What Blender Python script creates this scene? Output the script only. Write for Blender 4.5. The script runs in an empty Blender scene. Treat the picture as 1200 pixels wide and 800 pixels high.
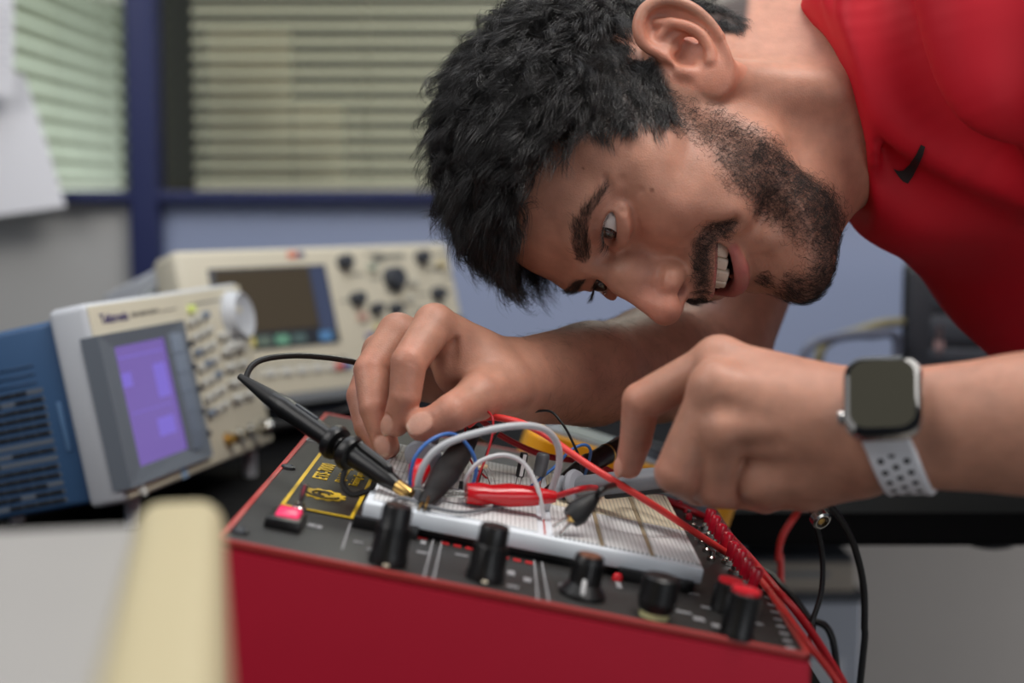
import bpy, bmesh, math, random
import numpy as np
import openvdb
from mathutils import Vector, Matrix
random.seed(7)
RNG = np.random.default_rng(11)
PI = math.pi
sc = bpy.context.scene
COL = sc.collection
ONLY = None

# ------------------------------------------------------------------ camera
CAMZ = 1.04
PITCH = math.radians(5.8)
FPX = 1667.0
cam_data = bpy.data.cameras.new('camera')
cam_data.sensor_width = 36.0
cam_data.lens = FPX * 36.0 / 1200.0
cam_data.clip_start = 0.02
cam_data.dof.use_dof = True
cam_data.dof.focus_distance = 0.89
cam_data.dof.aperture_fstop = 3.4
cam = bpy.data.objects.new('camera', cam_data)
COL.objects.link(cam)
cam.location = (0, 0, CAMZ)
cam.rotation_euler = (PI / 2 - PITCH, 0, 0)
sc.camera = cam
CP, SP = math.cos(PITCH), math.sin(PITCH)


def P(px, py, Y):
    """point of the room on the vertical plane Y = const seen at a photo pixel"""
    u = (px - 600) / FPX
    v = (py - 400) / FPX
    d = Vector((u, CP - v * SP, -SP - v * CP))
    t = Y / d.y
    return Vector((d.x * t, Y, CAMZ + d.z * t))


def PZ(px, py, z):
    """same on the horizontal plane z = const"""
    u = (px - 600) / FPX
    v = (py - 400) / FPX
    d = Vector((u, CP - v * SP, -SP - v * CP))
    t = (z - CAMZ) / d.z
    return Vector((d.x * t, d.y * t, z))


# ------------------------------------------------------------------ helpers: objects
def tag(o, label=None, cat=None, group=None, kind=None):
    if label: o['label'] = label
    if cat: o['category'] = cat
    if group: o['group'] = group
    if kind: o['kind'] = kind
    return o


def thing(name, label, cat, loc=(0, 0, 0), rot=(0, 0, 0), group=None):
    o = bpy.data.objects.new(name, None)
    o.empty_display_size = 0.02
    COL.objects.link(o)
    o.location = loc
    o.rotation_euler = rot
    return tag(o, label, cat, group)


def mesh_obj(name, me, mat=None, parent=None, smooth=True):
    o = bpy.data.objects.new(name, me)
    COL.objects.link(o)
    if mat is not None:
        for m in (mat if isinstance(mat, (list, tuple)) else [mat]):
            me.materials.append(m)
    if smooth:
        me.polygons.foreach_set('use_smooth', [True] * len(me.polygons))
    if parent is not None:
        o.parent = parent
    return o


def link_bm(name, bm, mat=None, parent=None, smooth=True, sharp=35):
    me = bpy.data.meshes.new(name)
    bm.normal_update()
    if smooth and sharp:
        lim = math.radians(sharp)
        for e in bm.edges:
            if len(e.link_faces) == 2 and e.calc_face_angle(0) > lim:
                e.smooth = False
    bm.to_mesh(me)
    bm.free()
    return mesh_obj(name, me, mat, parent, smooth)


def np_mesh(name, verts, faces):
    me = bpy.data.meshes.new(name)
    verts = np.asarray(verts, dtype=np.float32)
    faces = np.asarray(faces, dtype=np.int32)
    n = faces.shape[1]
    me.vertices.add(len(verts))
    me.vertices.foreach_set('co', verts.ravel())
    me.loops.add(faces.size)
    me.loops.foreach_set('vertex_index', faces.ravel())
    me.polygons.add(len(faces))
    me.polygons.foreach_set('loop_start', np.arange(0, faces.size, n, dtype=np.int32))
    me.update(calc_edges=True)
    me.validate()
    return me


def M4(loc=(0, 0, 0), rot=(0, 0, 0), scale=(1, 1, 1)):
    from mathutils import Euler
    return Matrix.LocRotScale(Vector(loc), Euler(rot), Vector(scale))


def frame_from(z, x=None):
    """rotation matrix whose z axis runs along the given direction"""
    z = Vector(z).normalized()
    if x is None:
        x = Vector((1, 0, 0)) if abs(z.x) < 0.9 else Vector((0, 1, 0))
    x = Vector(x)
    x = (x - z * x.dot(z)).normalized()
    y = z.cross(x)
    return Matrix((x, y, z)).transposed()


def add_box(bm, size, M=Matrix(), bevel=0.0, seg=2, mi=0):
    r = bmesh.ops.create_cube(bm, size=1.0, matrix=M @ Matrix.Diagonal((*size, 1)))
    vs = r['verts']
    fs = list({f for v in vs for f in v.link_faces})
    for f in fs: f.material_index = mi
    if bevel > 0:
        es = list({e for v in vs for e in v.link_edges})
        rb = bmesh.ops.bevel(bm, geom=es, offset=bevel, segments=seg, affect='EDGES', profile=0.5, clamp_overlap=True)
        for f in rb['faces']: f.material_index = mi


def add_lathe(bm, prof, M=Matrix(), n=24, mi=0, cap=True):
    """prof: list of (radius, z)"""
    rings = []
    for r, z in prof:
        rings.append([bm.verts.new(M @ Vector((r * math.cos(2 * PI * k / n), r * math.sin(2 * PI * k / n), z))) for k in range(n)])
    for a, b in zip(rings[:-1], rings[1:]):
        for k in range(n):
            f = bm.faces.new((a[k], a[(k + 1) % n], b[(k + 1) % n], b[k]))
            f.material_index = mi
    if cap:
        f = bm.faces.new(rings[0][::-1]); f.material_index = mi
        f = bm.faces.new(rings[-1]); f.material_index = mi


def add_cyl(bm, a, b, r, n=16, mi=0, r2=None):
    a = Vector(a); b = Vector(b)
    M = Matrix.Translation(a) @ frame_from(b - a).to_4x4()
    add_lathe(bm, [(r, 0), (r if r2 is None else r2, (b - a).length)], M, n, mi)


def spline(pts, n=8, closed=False):
    """Catmull-Rom through the points"""
    pts = [Vector(p) for p in pts]
    if len(pts) == 2:
        return [pts[0].lerp(pts[1], k / n) for k in range(n + 1)]
    out = []
    m = len(pts)
    for i in range(m - 1):
        p1, p2 = pts[i], pts[i + 1]
        p0 = pts[i - 1] if i > 0 else p1 * 2 - p2
        p3 = pts[i + 2] if i + 2 < m else p2 * 2 - p1
        for k in range(n):
            t = k / n
            out.append(0.5 * ((2 * p1) + (p2 - p0) * t + (2 * p0 - 5 * p1 + 4 * p2 - p3) * t * t + (3 * p1 - 3 * p2 + p3 - p0) * t ** 3))
    out.append(pts[-1])
    return out


def add_tube(bm, pts, r, n=10, mi=0, smooth_n=8, squash=None):
    """round tube along a smooth path; r a number or a list with one radius per given point"""
    path = spline(pts, smooth_n) if smooth_n else [Vector(p) for p in pts]
    if isinstance(r, (list, tuple)):
        rr = []
        m = len(r) - 1
        for i in range(len(path)):
            t = i / (len(path) - 1) * m
            k = min(int(t), m - 1)
            rr.append(r[k] + (r[k + 1] - r[k]) * (t - k))
    else:
        rr = [r] * len(path)
    tprev = None
    x = None
    rings = []
    for i, p in enumerate(path):
        t = (path[min(i + 1, len(path) - 1)] - path[max(i - 1, 0)])
        if t.length < 1e-9: t = tprev or Vector((0, 0, 1))
        t.normalize()
        if x is None:
            x = frame_from(t).col[0].copy()
        x = (x - t * x.dot(t)).normalized()
        y = t.cross(x)
        tprev = t
        rings.append([bm.verts.new(p + (x * math.cos(2 * PI * k / n) + y * math.sin(2 * PI * k / n)) * rr[i]) for k in range(n)])
    for a, b in zip(rings[:-1], rings[1:]):
        for k in range(n):
            f = bm.faces.new((a[k], a[(k + 1) % n], b[(k + 1) % n], b[k])); f.material_index = mi
    f = bm.faces.new(rings[0][::-1]); f.material_index = mi
    f = bm.faces.new(rings[-1]); f.material_index = mi


def add_prism(bm, poly, z0, z1, M=Matrix(), mi=0):
    """extrude a 2-D outline (x, y) from z0 to z1"""
    a = [bm.verts.new(M @ Vector((x, y, z0))) for x, y in poly]
    b = [bm.verts.new(M @ Vector((x, y, z1))) for x, y in poly]
    n = len(poly)
    fs = [bm.faces.new(a[::-1]), bm.faces.new(b)]
    for k in range(n):
        fs.append(bm.faces.new((a[k], a[(k + 1) % n], b[(k + 1) % n], b[k])))
    for f in fs: f.material_index = mi
    return fs


def rrect(w, h, r, n=5, cx=0, cy=0):
    out = []
    for (sx, sy, a0) in ((1, 1, 0), (-1, 1, 90), (-1, -1, 180), (1, -1, 270)):
        for k in range(n + 1):
            a = math.radians(a0 + 90 * k / n)
            out.append((cx + sx * (w / 2 - r) + r * math.cos(a), cy + sy * (h / 2 - r) + r * math.sin(a)))
    return out


def text_mesh(txt, size, depth=0.0004, align='CENTER', bold=False, italic=False):
    """lettering as a mesh in the XY plane"""
    cu = bpy.data.curves.new('lettering', 'FONT')
    cu.body = txt
    cu.size = size
    cu.extrude = depth / 2
    cu.align_x = align
    cu.align_y = 'CENTER'
    cu.resolution_u = 3
    if bold: cu.offset = size * 0.02
    if italic: cu.shear = 0.25
    o = bpy.data.objects.new('lettering', cu)
    COL.objects.link(o)
    dg = bpy.context.evaluated_depsgraph_get()
    me = bpy.data.meshes.new_from_object(o.evaluated_get(dg))
    bpy.data.objects.remove(o)
    bpy.data.curves.remove(cu)
    return me


def add_mesh(bm, me, M, mi=0):
    n0 = len(bm.verts); f0 = len(bm.faces)
    bm.from_mesh(me)
    bm.verts.ensure_lookup_table(); bm.faces.ensure_lookup_table()
    for v in bm.verts[n0:]: v.co = M @ v.co
    for f in bm.faces[f0:]: f.material_index = mi
    bpy.data.meshes.remove(me)


# ------------------------------------------------------------------ materials
def srgb(r, g, b):
    def c(v):
        v /= 255.0
        return v / 12.92 if v <= 0.04045 else ((v + 0.055) / 1.055) ** 2.4
    return (c(r), c(g), c(b), 1.0)


def mat(name, col, rough=0.5, metal=0.0, spec=0.5, noise=0.0, nscale=60.0, bump=0.0, bscale=300.0, emit=None, estr=0.0, coat=0.0, trans=0.0, sss=0.0):
    m = bpy.data.materials.new(name)
    m.use_nodes = True
    nt = m.node_tree
    b = nt.nodes['Principled BSDF']
    c = col if len(col) == 4 else (*col, 1)
    b.inputs['Base Color'].default_value = c
    b.inputs['Roughness'].default_value = rough
    b.inputs['Metallic'].default_value = metal
    b.inputs['Specular IOR Level'].default_value = spec
    b.inputs['Coat Weight'].default_value = coat
    b.inputs['Transmission Weight'].default_value = trans
    if sss:
        b.inputs['Subsurface Weight'].default_value = sss
        b.inputs['Subsurface Radius'].default_value = (0.004, 0.0015, 0.0008)
        b.inputs['Subsurface Scale'].default_value = 1.0
    if emit is not None:
        b.inputs['Emission Color'].default_value = emit
        b.inputs['Emission Strength'].default_value = estr
    tc = nt.nodes.new('ShaderNodeTexCoord')
    if noise > 0:
        n = nt.nodes.new('ShaderNodeTexNoise')
        n.inputs['Scale'].default_value = nscale
        n.inputs['Detail'].default_value = 4
        nt.links.new(tc.outputs['Object'], n.inputs['Vector'])
        r = nt.nodes.new('ShaderNodeMixRGB')
        r.blend_type = 'MIX'
        r.inputs[1].default_value = tuple(max(0, x * (1 - noise)) for x in c[:3]) + (1,)
        r.inputs[2].default_value = tuple(min(1, x * (1 + noise)) for x in c[:3]) + (1,)
        nt.links.new(n.outputs['Fac'], r.inputs[0])
        nt.links.new(r.outputs[0], b.inputs['Base Color'])
    if bump > 0:
        n = nt.nodes.new('ShaderNodeTexNoise')
        n.inputs['Scale'].default_value = bscale
        n.inputs['Detail'].default_value = 5
        nt.links.new(tc.outputs['Object'], n.inputs['Vector'])
        bp = nt.nodes.new('ShaderNodeBump')
        bp.inputs['Strength'].default_value = bump
        bp.inputs['Distance'].default_value = 0.001
        nt.links.new(n.outputs['Fac'], bp.inputs['Height'])
        nt.links.new(bp.outputs['Normal'], b.inputs['Normal'])
    return m
def cached(name, fn):
    return fn()
# ------------------------------------------------------------------ signed-distance modelling of soft bodies
def smin(a, b, k):
    if k <= 0: return np.minimum(a, b)
    h = np.maximum(k - np.abs(a - b), 0) / k
    return np.minimum(a, b) - h * h * k * 0.25


def smax(a, b, k):
    return -smin(-a, -b, k)


def A3(p): return np.asarray(p, dtype=np.float32)


class Prim:
    def __init__(self, f, c, r, op='u', k=0.005):
        self.f, self.c, self.r, self.op, self.k = f, A3(c), float(r), op, float(k)


def d_ell(p, c, r, R=None):
    q = p - c
    if R is not None: q = q @ R
    a = q / r
    k0 = np.sqrt((a * a).sum(1)) + 1e-9
    b = a / r
    k1 = np.sqrt((b * b).sum(1)) + 1e-9
    return k0 * (k0 - 1) / k1


def d_cone(p, a, b, ra, rb):
    ab = b - a
    q = p - a
    h = np.clip((q @ ab) / max(float(ab @ ab), 1e-12), 0, 1)
    d = q - h[:, None] * ab
    return np.sqrt((d * d).sum(1)) - (ra + (rb - ra) * h)


def ell(c, r, R=None, op='u', k=0.008):
    c, r = A3(c), A3(r)
    R = None if R is None else A3(R)
    return Prim(lambda p: d_ell(p, c, r, R), c, r.max(), op, k)


def chain(pts, rad, op='u', k=0.006, kin=0.0):
    pts = [A3(p) for p in pts]
    c = sum(pts) / len(pts)
    rr = max(np.linalg.norm(p - c) + r for p, r in zip(pts, rad))

    def f(p):
        d = None
        for i in range(len(pts) - 1):
            e = d_cone(p, pts[i], pts[i + 1], rad[i], rad[i + 1])
            d = e if d is None else smin(d, e, kin)
        return d
    return Prim(f, c, rr, op, k)


def combine(prims, op='u', k=0.004):
    """a small model of its own that enters the whole as one primitive"""
    cs = np.array([q.c for q in prims]); c = cs.mean(0)
    rr = max(np.linalg.norm(q.c - c) + q.r for q in prims if q.op == 'u')

    def f(p):
        return eval_prims(prims, p)
    return Prim(f, c, rr, op, k)


def eval_prims(prims, p, blk=None, far=10.0):
    d = np.full(len(p), far, dtype=np.float32)
    for q in prims:
        _apply(q, p, d, slice(None))
    return d


def _apply(q, p, d, sel):
    v = q.f(p[sel]).astype(np.float32)
    if q.op == 'u':
        d[sel] = smin(d[sel], v, q.k)
    elif q.op == 's':
        d[sel] = smax(d[sel], -v, q.k)
    elif q.op == 'i':
        d[sel] = smax(d[sel], v, q.k)


def eval_blocks(prims, centers, pts, brad):
    """centers (B,3), pts (B,n,3): only the blocks near a primitive evaluate it"""
    B, n, _ = pts.shape
    d = np.full((B, n), 0.05, dtype=np.float32)
    for q in prims:
        dist = np.sqrt(((centers - q.c) ** 2).sum(1))
        idx = np.nonzero(dist < q.r + brad + q.k + 0.02)[0]
        if len(idx) == 0: continue
        sub = pts[idx].reshape(-1, 3)
        v = q.f(sub).astype(np.float32).reshape(len(idx), n)
        if q.op == 'u': d[idx] = smin(d[idx], v, q.k)
        elif q.op == 's': d[idx] = smax(d[idx], -v, q.k)
        else: d[idx] = smax(d[idx], v, q.k)
    return d


def sdf_mesh(prims, h, lo=None, hi=None, project=2):
    lo_ = np.min([q.c - q.r for q in prims if q.op == 'u'], axis=0) - 0.01 if lo is None else A3(lo)
    hi_ = np.max([q.c + q.r for q in prims if q.op == 'u'], axis=0) + 0.01 if hi is None else A3(hi)
    nb = 8
    bs = h * nb
    nblk = np.ceil((hi_ - lo_) / bs).astype(int)
    g = np.stack(np.meshgrid(*[np.arange(n) for n in nblk], indexing='ij'), -1).reshape(-1, 3)
    cent = (lo_ + (g + 0.5) * bs - h * 0.5).astype(np.float32)
    brad = bs * 0.87
    # coarse pass
    dc = np.empty(len(g), np.float32)
    step = 200000
    for s in range(0, len(g), step):
        dc[s:s + step] = eval_blocks(prims, cent[s:s + step], cent[s:s + step, None, :], 0.01)[:, 0]
    act = np.abs(dc) < brad * 1.6
    g = g[act]; cent = cent[act]
    off = np.stack(np.meshgrid(*[np.arange(nb)] * 3, indexing='ij'), -1).reshape(-1, 3).astype(np.float32)
    grid = openvdb.FloatGrid(float(4 * h))
    grid.gridClass = openvdb.GridClass.LEVEL_SET
    step = 1500
    for s in range(0, len(g), step):
        base = lo_ + g[s:s + step] * bs
        pts = (base[:, None, :] + off[None] * h).astype(np.float32)
        d = eval_blocks(prims, cent[s:s + step], pts, brad)
        d = np.clip(d, -4 * h, 4 * h)
        for i in range(len(d)):
            grid.copyFromArray(d[i].reshape(nb, nb, nb), ijk=tuple(int(x) for x in g[s + i] * nb))
    grid.signedFloodFill()
    v, q = grid.convertToQuads(isovalue=0.0)
    v = (np.asarray(v, np.float32) * h + lo_).astype(np.float32)
    q = np.asarray(q)[:, ::-1]
    for _ in range(project):
        v = project_pts(prims, v, h)
    return v, q


def blocks_of(v, bs):
    key = np.floor(v / bs).astype(np.int64)
    _, inv = np.unique(key, axis=0, return_inverse=True)
    return inv.ravel()


def eval_at(prims, v, bs=0.012):
    """distance at scattered points, with culling by buckets"""
    key = np.floor(v / bs).astype(np.int64)
    uk, inv = np.unique(key, axis=0, return_inverse=True)
    inv = inv.ravel()
    cent = ((uk + 0.5) * bs).astype(np.float32)
    d = np.full(len(v), 0.05, np.float32)
    for q in prims:
        near = np.sqrt(((cent - q.c) ** 2).sum(1)) < q.r + bs + q.k + 0.02
        sel = np.nonzero(near[inv])[0]
        if len(sel): _apply(q, v, d, sel)
    return d


def sdf_grad(prims, v, e=2e-4):
    # tetrahedron differences
    ks = np.array([[1, -1, -1], [-1, -1, 1], [-1, 1, -1], [1, 1, 1]], np.float32)
    gr = np.zeros_like(v)
    for k in ks:
        gr += k * eval_at(prims, v + k * e)[:, None]
    return gr / (np.linalg.norm(gr, axis=1, keepdims=True) + 1e-12)


def project_pts(prims, v, h):
    d = eval_at(prims, v)
    n = sdf_grad(prims, v)
    return (v - n * np.clip(d, -h, h)[:, None] * 0.9).astype(np.float32)


def keep_largest(v, q):
    """drop stray islands"""
    n = len(v)
    lab = np.arange(n)
    while True:
        m = lab[q].min(1)
        new = lab.copy()
        np.minimum.at(new, q.ravel(), np.repeat(m, q.shape[1]))
        new = new[new]
        if (new == lab).all(): break
        lab = new
    u, c = np.unique(lab, return_counts=True)
    best = u[c.argmax()]
    keepv = lab == best
    keepf = keepv[q[:, 0]]
    idx = np.cumsum(keepv) - 1
    return v[keepv], idx[q[keepf]]
# ------------------------------------------------------------------ the head (local mm: x his left, y back, z up, origin between the ears)
HR = np.array([[0.0418, 0.1991, -0.9791], [-0.8116, 0.5782, 0.083], [0.5827, 0.7912, 0.1858]], np.float64)
HR, _ = np.linalg.qr(HR) if False else (HR, 0)
HT = np.array([0.0984, 0.9498, 0.0285 + CAMZ])


def H(p):
    """head-local mm -> room metres"""
    return (np.asarray(p, np.float64) * 0.001) @ HR.T + HT


def Hinv(p):
    return ((np.asarray(p, np.float64) - HT) @ HR) * 1000.0


def rot_e(rx=0, ry=0, rz=0):
    from mathutils import Euler
    return np.array(Euler((math.radians(rx), math.radians(ry), math.radians(rz))).to_matrix())


def hell(c, r, rot=(0, 0, 0), op='u', k=8):
    return ell(H(c), np.asarray(r) * 0.001, HR @ rot_e(*rot), op, k * 0.001)


def hchain(pts, rad, op='u', k=6, kin=0):
    if not isinstance(rad, (list, tuple)): rad = [rad] * len(pts)
    return chain([H(p) for p in pts], [r * 0.001 for r in rad], op, k * 0.001, kin * 0.001)


def hspl(pts, rad, op='u', k=6, n=4, kin=0):
    path = [tuple(v) for v in spline(pts, n)]
    if not isinstance(rad, (list, tuple)): rad = [rad] * len(pts)
    rr = []
    for i in range(len(path)):
        t = i / n
        j = min(int(t), len(rad) - 2)
        rr.append(rad[j] + (rad[j + 1] - rad[j]) * (t - j))
    return hchain(path, rr, op, k, kin)


def sym(f):
    return [f(1), f(-1)]


EYE = {s: np.array((s * 31.0, -81.5, 22.5)) for s in (1, -1)}
GAZE = EYE[1] * (0, 1, 1) + Hinv(HT + np.array((-.27, -.62, -.74)) * 0.25)          # down and across, to the probe tips


def mouth_warp(q):
    """bend the smile flat: corners sit higher than the middle"""
    z = q[:, 2] - 10.5 * (q[:, 0] / 32.0) ** 2
    return np.stack([q[:, 0], q[:, 1], z], 1)


def mouth_gap(h):
    c = np.array((0.0, -84.0, -54.0)); r = np.array((31.5, 40.0, 5.6))

    def f(p):
        q = mouth_warp(Hinv(p))
        return d_ell(q.astype(np.float32), c.astype(np.float32), r.astype(np.float32)) * 0.001
    return Prim(f, H((0, -88, -50)), 0.042, 's', h * 0.001)


E_N = np.array((math.cos(math.radians(22)), -math.sin(math.radians(22)), 0.0))
E_A = np.array((math.sin(math.radians(22)), math.cos(math.radians(22)), 0.0))
EAR_OUT = [(13, 21.5), (17, 27.5), (26, 32), (38.3, 31), (46.5, 23.5), (50, 12), (48, -1.3), (42, -13), (32, -23.8), (19, -31.5), (6, -33.5), (-3.5, -30), (-6, -24), (-3, -16), (2, -6), (8, 8)]


def poly_sdf(x, y, poly):
    poly = np.asarray(poly, np.float32)
    d = np.full(len(x), 1e9, np.float32)
    s = np.ones(len(x), np.float32)
    n = len(poly)
    for i in range(n):
        a = poly[i]; b = poly[i - 1]
        ex, ey = b - a
        wx, wy = x - a[0], y - a[1]
        t = np.clip((wx * ex + wy * ey) / (ex * ex + ey * ey), 0, 1)
        bx, by = wx - ex * t, wy - ey * t
        d = np.minimum(d, bx * bx + by * by)
        c1 = y >= a[1]; c2 = y < b[1]; c3 = ex * wy > ey * wx
        flip = (c1 & c2 & c3) | (~c1 & ~c2 & ~c3)
        s = np.where(flip, -s, s)
    return s * np.sqrt(d)


def ear(side):
    poly = [(v.x, v.y) for v in spline([(a, b, 0) for a, b in EAR_OUT + EAR_OUT[:1]], 5)][:-1]

    def co(p):
        q = Hinv(p).astype(np.float32)
        q[:, 0] *= side
        q -= np.array((72, 0, 0), np.float32)
        return q @ E_A.astype(np.float32), q[:, 2], q @ E_N.astype(np.float32)

    def tube(s, t, w, pts, r):
        path = np.array([tuple(v) for v in spline(pts, 6)], np.float32)
        pp = np.stack([s, t, w], 1)
        d = None
        rr = r if isinstance(r, (list, tuple)) else [r] * len(pts)
        for i in range(len(path) - 1):
            j = i / 6; k = min(int(j), len(rr) - 2)
            ra = rr[k] + (rr[k + 1] - rr[k]) * (j - k)
            e = d_cone(pp, path[i], path[i + 1], ra, ra)
            d = e if d is None else np.minimum(d, e)
        return d

    def f(p):
        s, t, w = co(p)
        pd = poly_sdf(s, t, poly)
        # plate, dished: its outer rim stands further from the skull
        rise = np.clip((pd + 13) / 12.0, 0, 1); rise = rise * rise * (3 - 2 * rise)
        wc = 3.0 + rise * np.clip(s * 0.25 + 1.0, 0, 6.0)
        body = smax(pd + 1.0, np.abs(w - wc) - 2.4, 2.5)
        helix = tube(s, t, w, [(13, 10, 5), (15.5, 20, 7), (20, 26.5, 9), (29, 29.5, 10), (38.5, 27.5, 10.5), (45, 20, 11), (47, 10, 11), (45, -1, 10.5), (39, -12, 9.5), (31, -21, 8.5)], [2.6, 3.2, 3.8, 4.0, 4.0, 3.8, 3.4, 3.2, 3.0, 2.6])
        crus = tube(s, t, w, [(22, 4, 0.5), (17, 7.5, 3), (13, 11, 5)], [2.4, 2.6, 2.8])
        anti = tube(s, t, w, [(33, 19, 5.5), (34, 11, 7.5), (33.5, 1, 8.5), (30, -9, 8.5), (22, -16.5, 8), (15, -18.5, 8)], [2.6, 3.2, 3.6, 3.6, 3.2, 3.2])
        anti2 = tube(s, t, w, [(34, 10, 7), (27, 14.5, 5.5), (20, 18, 4)], [3.0, 2.6, 2.0])
        pp = np.stack([s, t, w], 1)
        lobe = d_ell(pp, np.array((7, -25.5, 5.5), np.float32), np.array((12, 8.5, 4.5), np.float32))
        d = smin(body, helix, 2.5)
        d = smin(d, lobe, 4)
        concha = d_ell(pp, np.array((19, -4, 7), np.float32), np.array((12.5, 11.5, 10.5), np.float32))
        d = smax(d, -concha, 2.0)
        d = smin(d, anti, 2.2)
        d = smin(d, anti2, 2.5)
        d = smin(d, crus, 2.5)
        trag = d_ell(pp, np.array((4.5, -4.5, 5.0), np.float32), np.array((4.0, 7.0, 4.5), np.float32))
        d = smin(d, trag, 3)
        return d * 0.001
    c = H(np.array((side * 80, 20, 0)))
    return Prim(f, c, 0.05, 'u', 0.0035)


def ear_hollow(side):
    def f(p):
        q = Hinv(p).astype(np.float32); q[:, 0] *= side
        q -= np.array((72, 0, 0), np.float32)
        pp = np.stack([q @ E_A.astype(np.float32), q[:, 2], q @ E_N.astype(np.float32)], 1)
        a = d_ell(pp, np.array((20, -3, 4), np.float32), np.array((10.5, 10, 7.5), np.float32))
        b = d_ell(pp, np.array((12, -8, -1), np.float32), np.array((5.0, 5.5, 9), np.float32))
        return smin(a, b, 3) * 0.001
    return Prim(f, H(np.array((side * 76, 14, -3))), 0.02, 's', 0.002)


def head_prims():
    L = []
    # skull and face masses
    L += [hell((0, 3, 52), (75, 97, 80), k=0)]
    L += [hell((0, -38, 50), (64, 60, 52), k=18)]
    L += [hell((0, -42, -12), (58, 50, 52), k=18)]
    L += [hell((0, -44, -52), (44, 42, 36), k=14)]
    for s in (1, -1):
        L += [hchain([(s * 58, -6, 2), (s * 53, -22, -50)], [15, 13], k=14)]
        L += [hchain([(s * 50, -25, -60), (s * 36, -50, -86), (s * 12, -69, -102)], [13, 12, 12], k=14)]
        L += [hell((s * 47, -40, -30), (18, 36, 36), k=14)]                     # cheek flesh
        L += [hell((s * 52, -52, 3), (18, 28, 15), k=16)]                       # cheekbone
        L += [hell((s * 36, -72, -12), (21, 18, 18), k=14)]                     # smiling cheek
    L += [hell((0, -72, -104), (19, 14, 13), k=14)]                              # chin
    L += [hell((0, -36, -90), (38, 44, 20), k=16)]                              # under the jaw
    for s in (1, -1):
        L += [hell((s * 60, -36, 28), (15, 30, 30), k=16)]                      # temple
    # brow ridge
    for s in (1, -1):
        L += [hspl([(s * 8, -94, 34), (s * 24, -94, 39), (s * 40, -83, 37), (s * 50, -69, 28)], [6, 7, 6.5, 6], k=16)]
    # sockets
    for s in (1, -1):
        L += [hell((s * 30, -104, 21), (18, 13, 11), op='s', k=15)]
        L += [hell((s * 13, -101, 12), (7, 8, 14), op='s', k=9)]
    # nose
    L += [hspl([(0, -90, 36), (0, -97.5, 22), (0, -107, 6), (0, -115, -10), (0, -118.5, -20)], [7, 6.2, 6.8, 8, 9], k=10)]
    L += [hell((0, -118, -21.5), (10.5, 9, 8.5), k=6)]
    for s in (1, -1):
        L += [hell((s * 8, -98, 0), (9, 12, 17), rot=(12, 0, 0), k=9)]
        L += [hell((s * 12.5, -103.5, -20), (8.4, 11, 8.2), k=6)]
    L += [hchain([(0, -114, -27), (0, -100, -30)], [4, 5], k=4)]
    for s in (1, -1):
        L += [hell((s * 7, -108.5, -29), (3.4, 6.5, 5.0), rot=(15, 0, s * -18), op='s', k=1.5)]
        L += [hspl([(s * 15, -111, -13), (s * 21, -102, -11.5), (s * 22.5, -95, -19), (s * 19, -95, -28)], [1.0, 1.9, 2.1, 1.6], op='s', k=5)]
    # upper lip bulk, philtrum
    L += [hspl([(-26, -80, -36), (-13, -90, -38), (0, -94, -38), (13, -90, -38), (26, -80, -36)], 9, k=10)]
    L += [hchain([(0, -103, -33), (0, -104.5, -42)], [1.5, 2], op='s', k=4)]
    L += [hspl([(-24, -68, -74), (0, -75, -78), (24, -68, -74)], 8, k=10)]
    # mouth corners drawn back
    for s in (1, -1):
        L += [hell((s * 41, -70, -46), (10, 10, 13), k=12)]
        L += [hspl([(s * 24, -97, -20), (s * 32, -92, -27), (s * 40, -84, -37), (s * 45, -76, -50)], [0.8, 1.6, 1.8, 1.0], op='s', k=9)]
    # lips
    L += [hspl([(-33, -78, -43.0), (-24, -86.5, -46.5), (-12, -94.5, -48.0), (-4, -98, -48), (0, -97.7, -48.7), (4, -98, -48), (12, -94.5, -48.0), (24, -86.5, -46.5), (33, -78, -43.0)], [1.2, 2.8, 4.0, 4.4, 4.2, 4.4, 4.0, 2.8, 1.2], k=5)]
    L += [hspl([(-33, -77, -44.5), (-24, -81, -53.5), (-12, -86.5, -61), (0, -88, -64), (12, -86.5, -61), (24, -81, -53.5), (33, -77, -44.5)], [1.2, 3.8, 5.4, 5.8, 5.4, 3.8, 1.2], k=4)]
    L += [hspl([(-18, -82, -76), (0, -89, -79), (18, -82, -76)], [2, 3, 2], op='s', k=9)]
    L += [mouth_gap(1.5)]
    # eyes: lids over the ball, then the narrowed opening
    for s in (1, -1):
        e = EYE[s]
        L += [hell(e, (14.2, 13.5, 13.2), k=8)]
        L += [hspl([e + (s * -14, -9, -5), e + (s * -4, -12.5, -9.5), e + (s * 8, -11, -10), e + (s * 17, -4, -6)], [1.0, 1.6, 1.7, 1.0], k=9)]        # bag
        L += [hspl([e + (s * -13, -13, 8.5), e + (s * -3, -15.5, 11), e + (s * 9, -13, 10.5), e + (s * 19, -4, 4)], [0.5, 0.6, 0.6, 0.5], op='s', k=3)]  # lid fold
        L += [hell(e + (s * 1, -12, -0.3), (15.5, 10, 4.4), rot=(0, s * -5, s * 14), op='s', k=1.6)]
        L += [hell(e, (12.4, 12.4, 12.4), op='s', k=0.6)]
        # laughter creases
        for a, b, c in (((20, -4, 1.5), (25, 2, 4), (29, 8, 8)), ((20, -4, -1.5), (26, 2, -2), (31, 8, -2)), ((18, -5, -6), (24, -1, -10), (28, 4, -13))):
            L += [hspl([e + (s * a[0], a[1], a[2]), e + (s * b[0], b[1], b[2]), e + (s * c[0], c[1], c[2])], [1.0, 1.4, 0.8], op='s', k=4)]
        L += [hspl([e + (s * -14, -12, -11), e + (s * -2, -14, -15), e + (s * 12, -9, -15), e + (s * 20, -2, -11)], [0.4, 0.6, 0.6, 0.4], op='s', k=4)]
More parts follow.
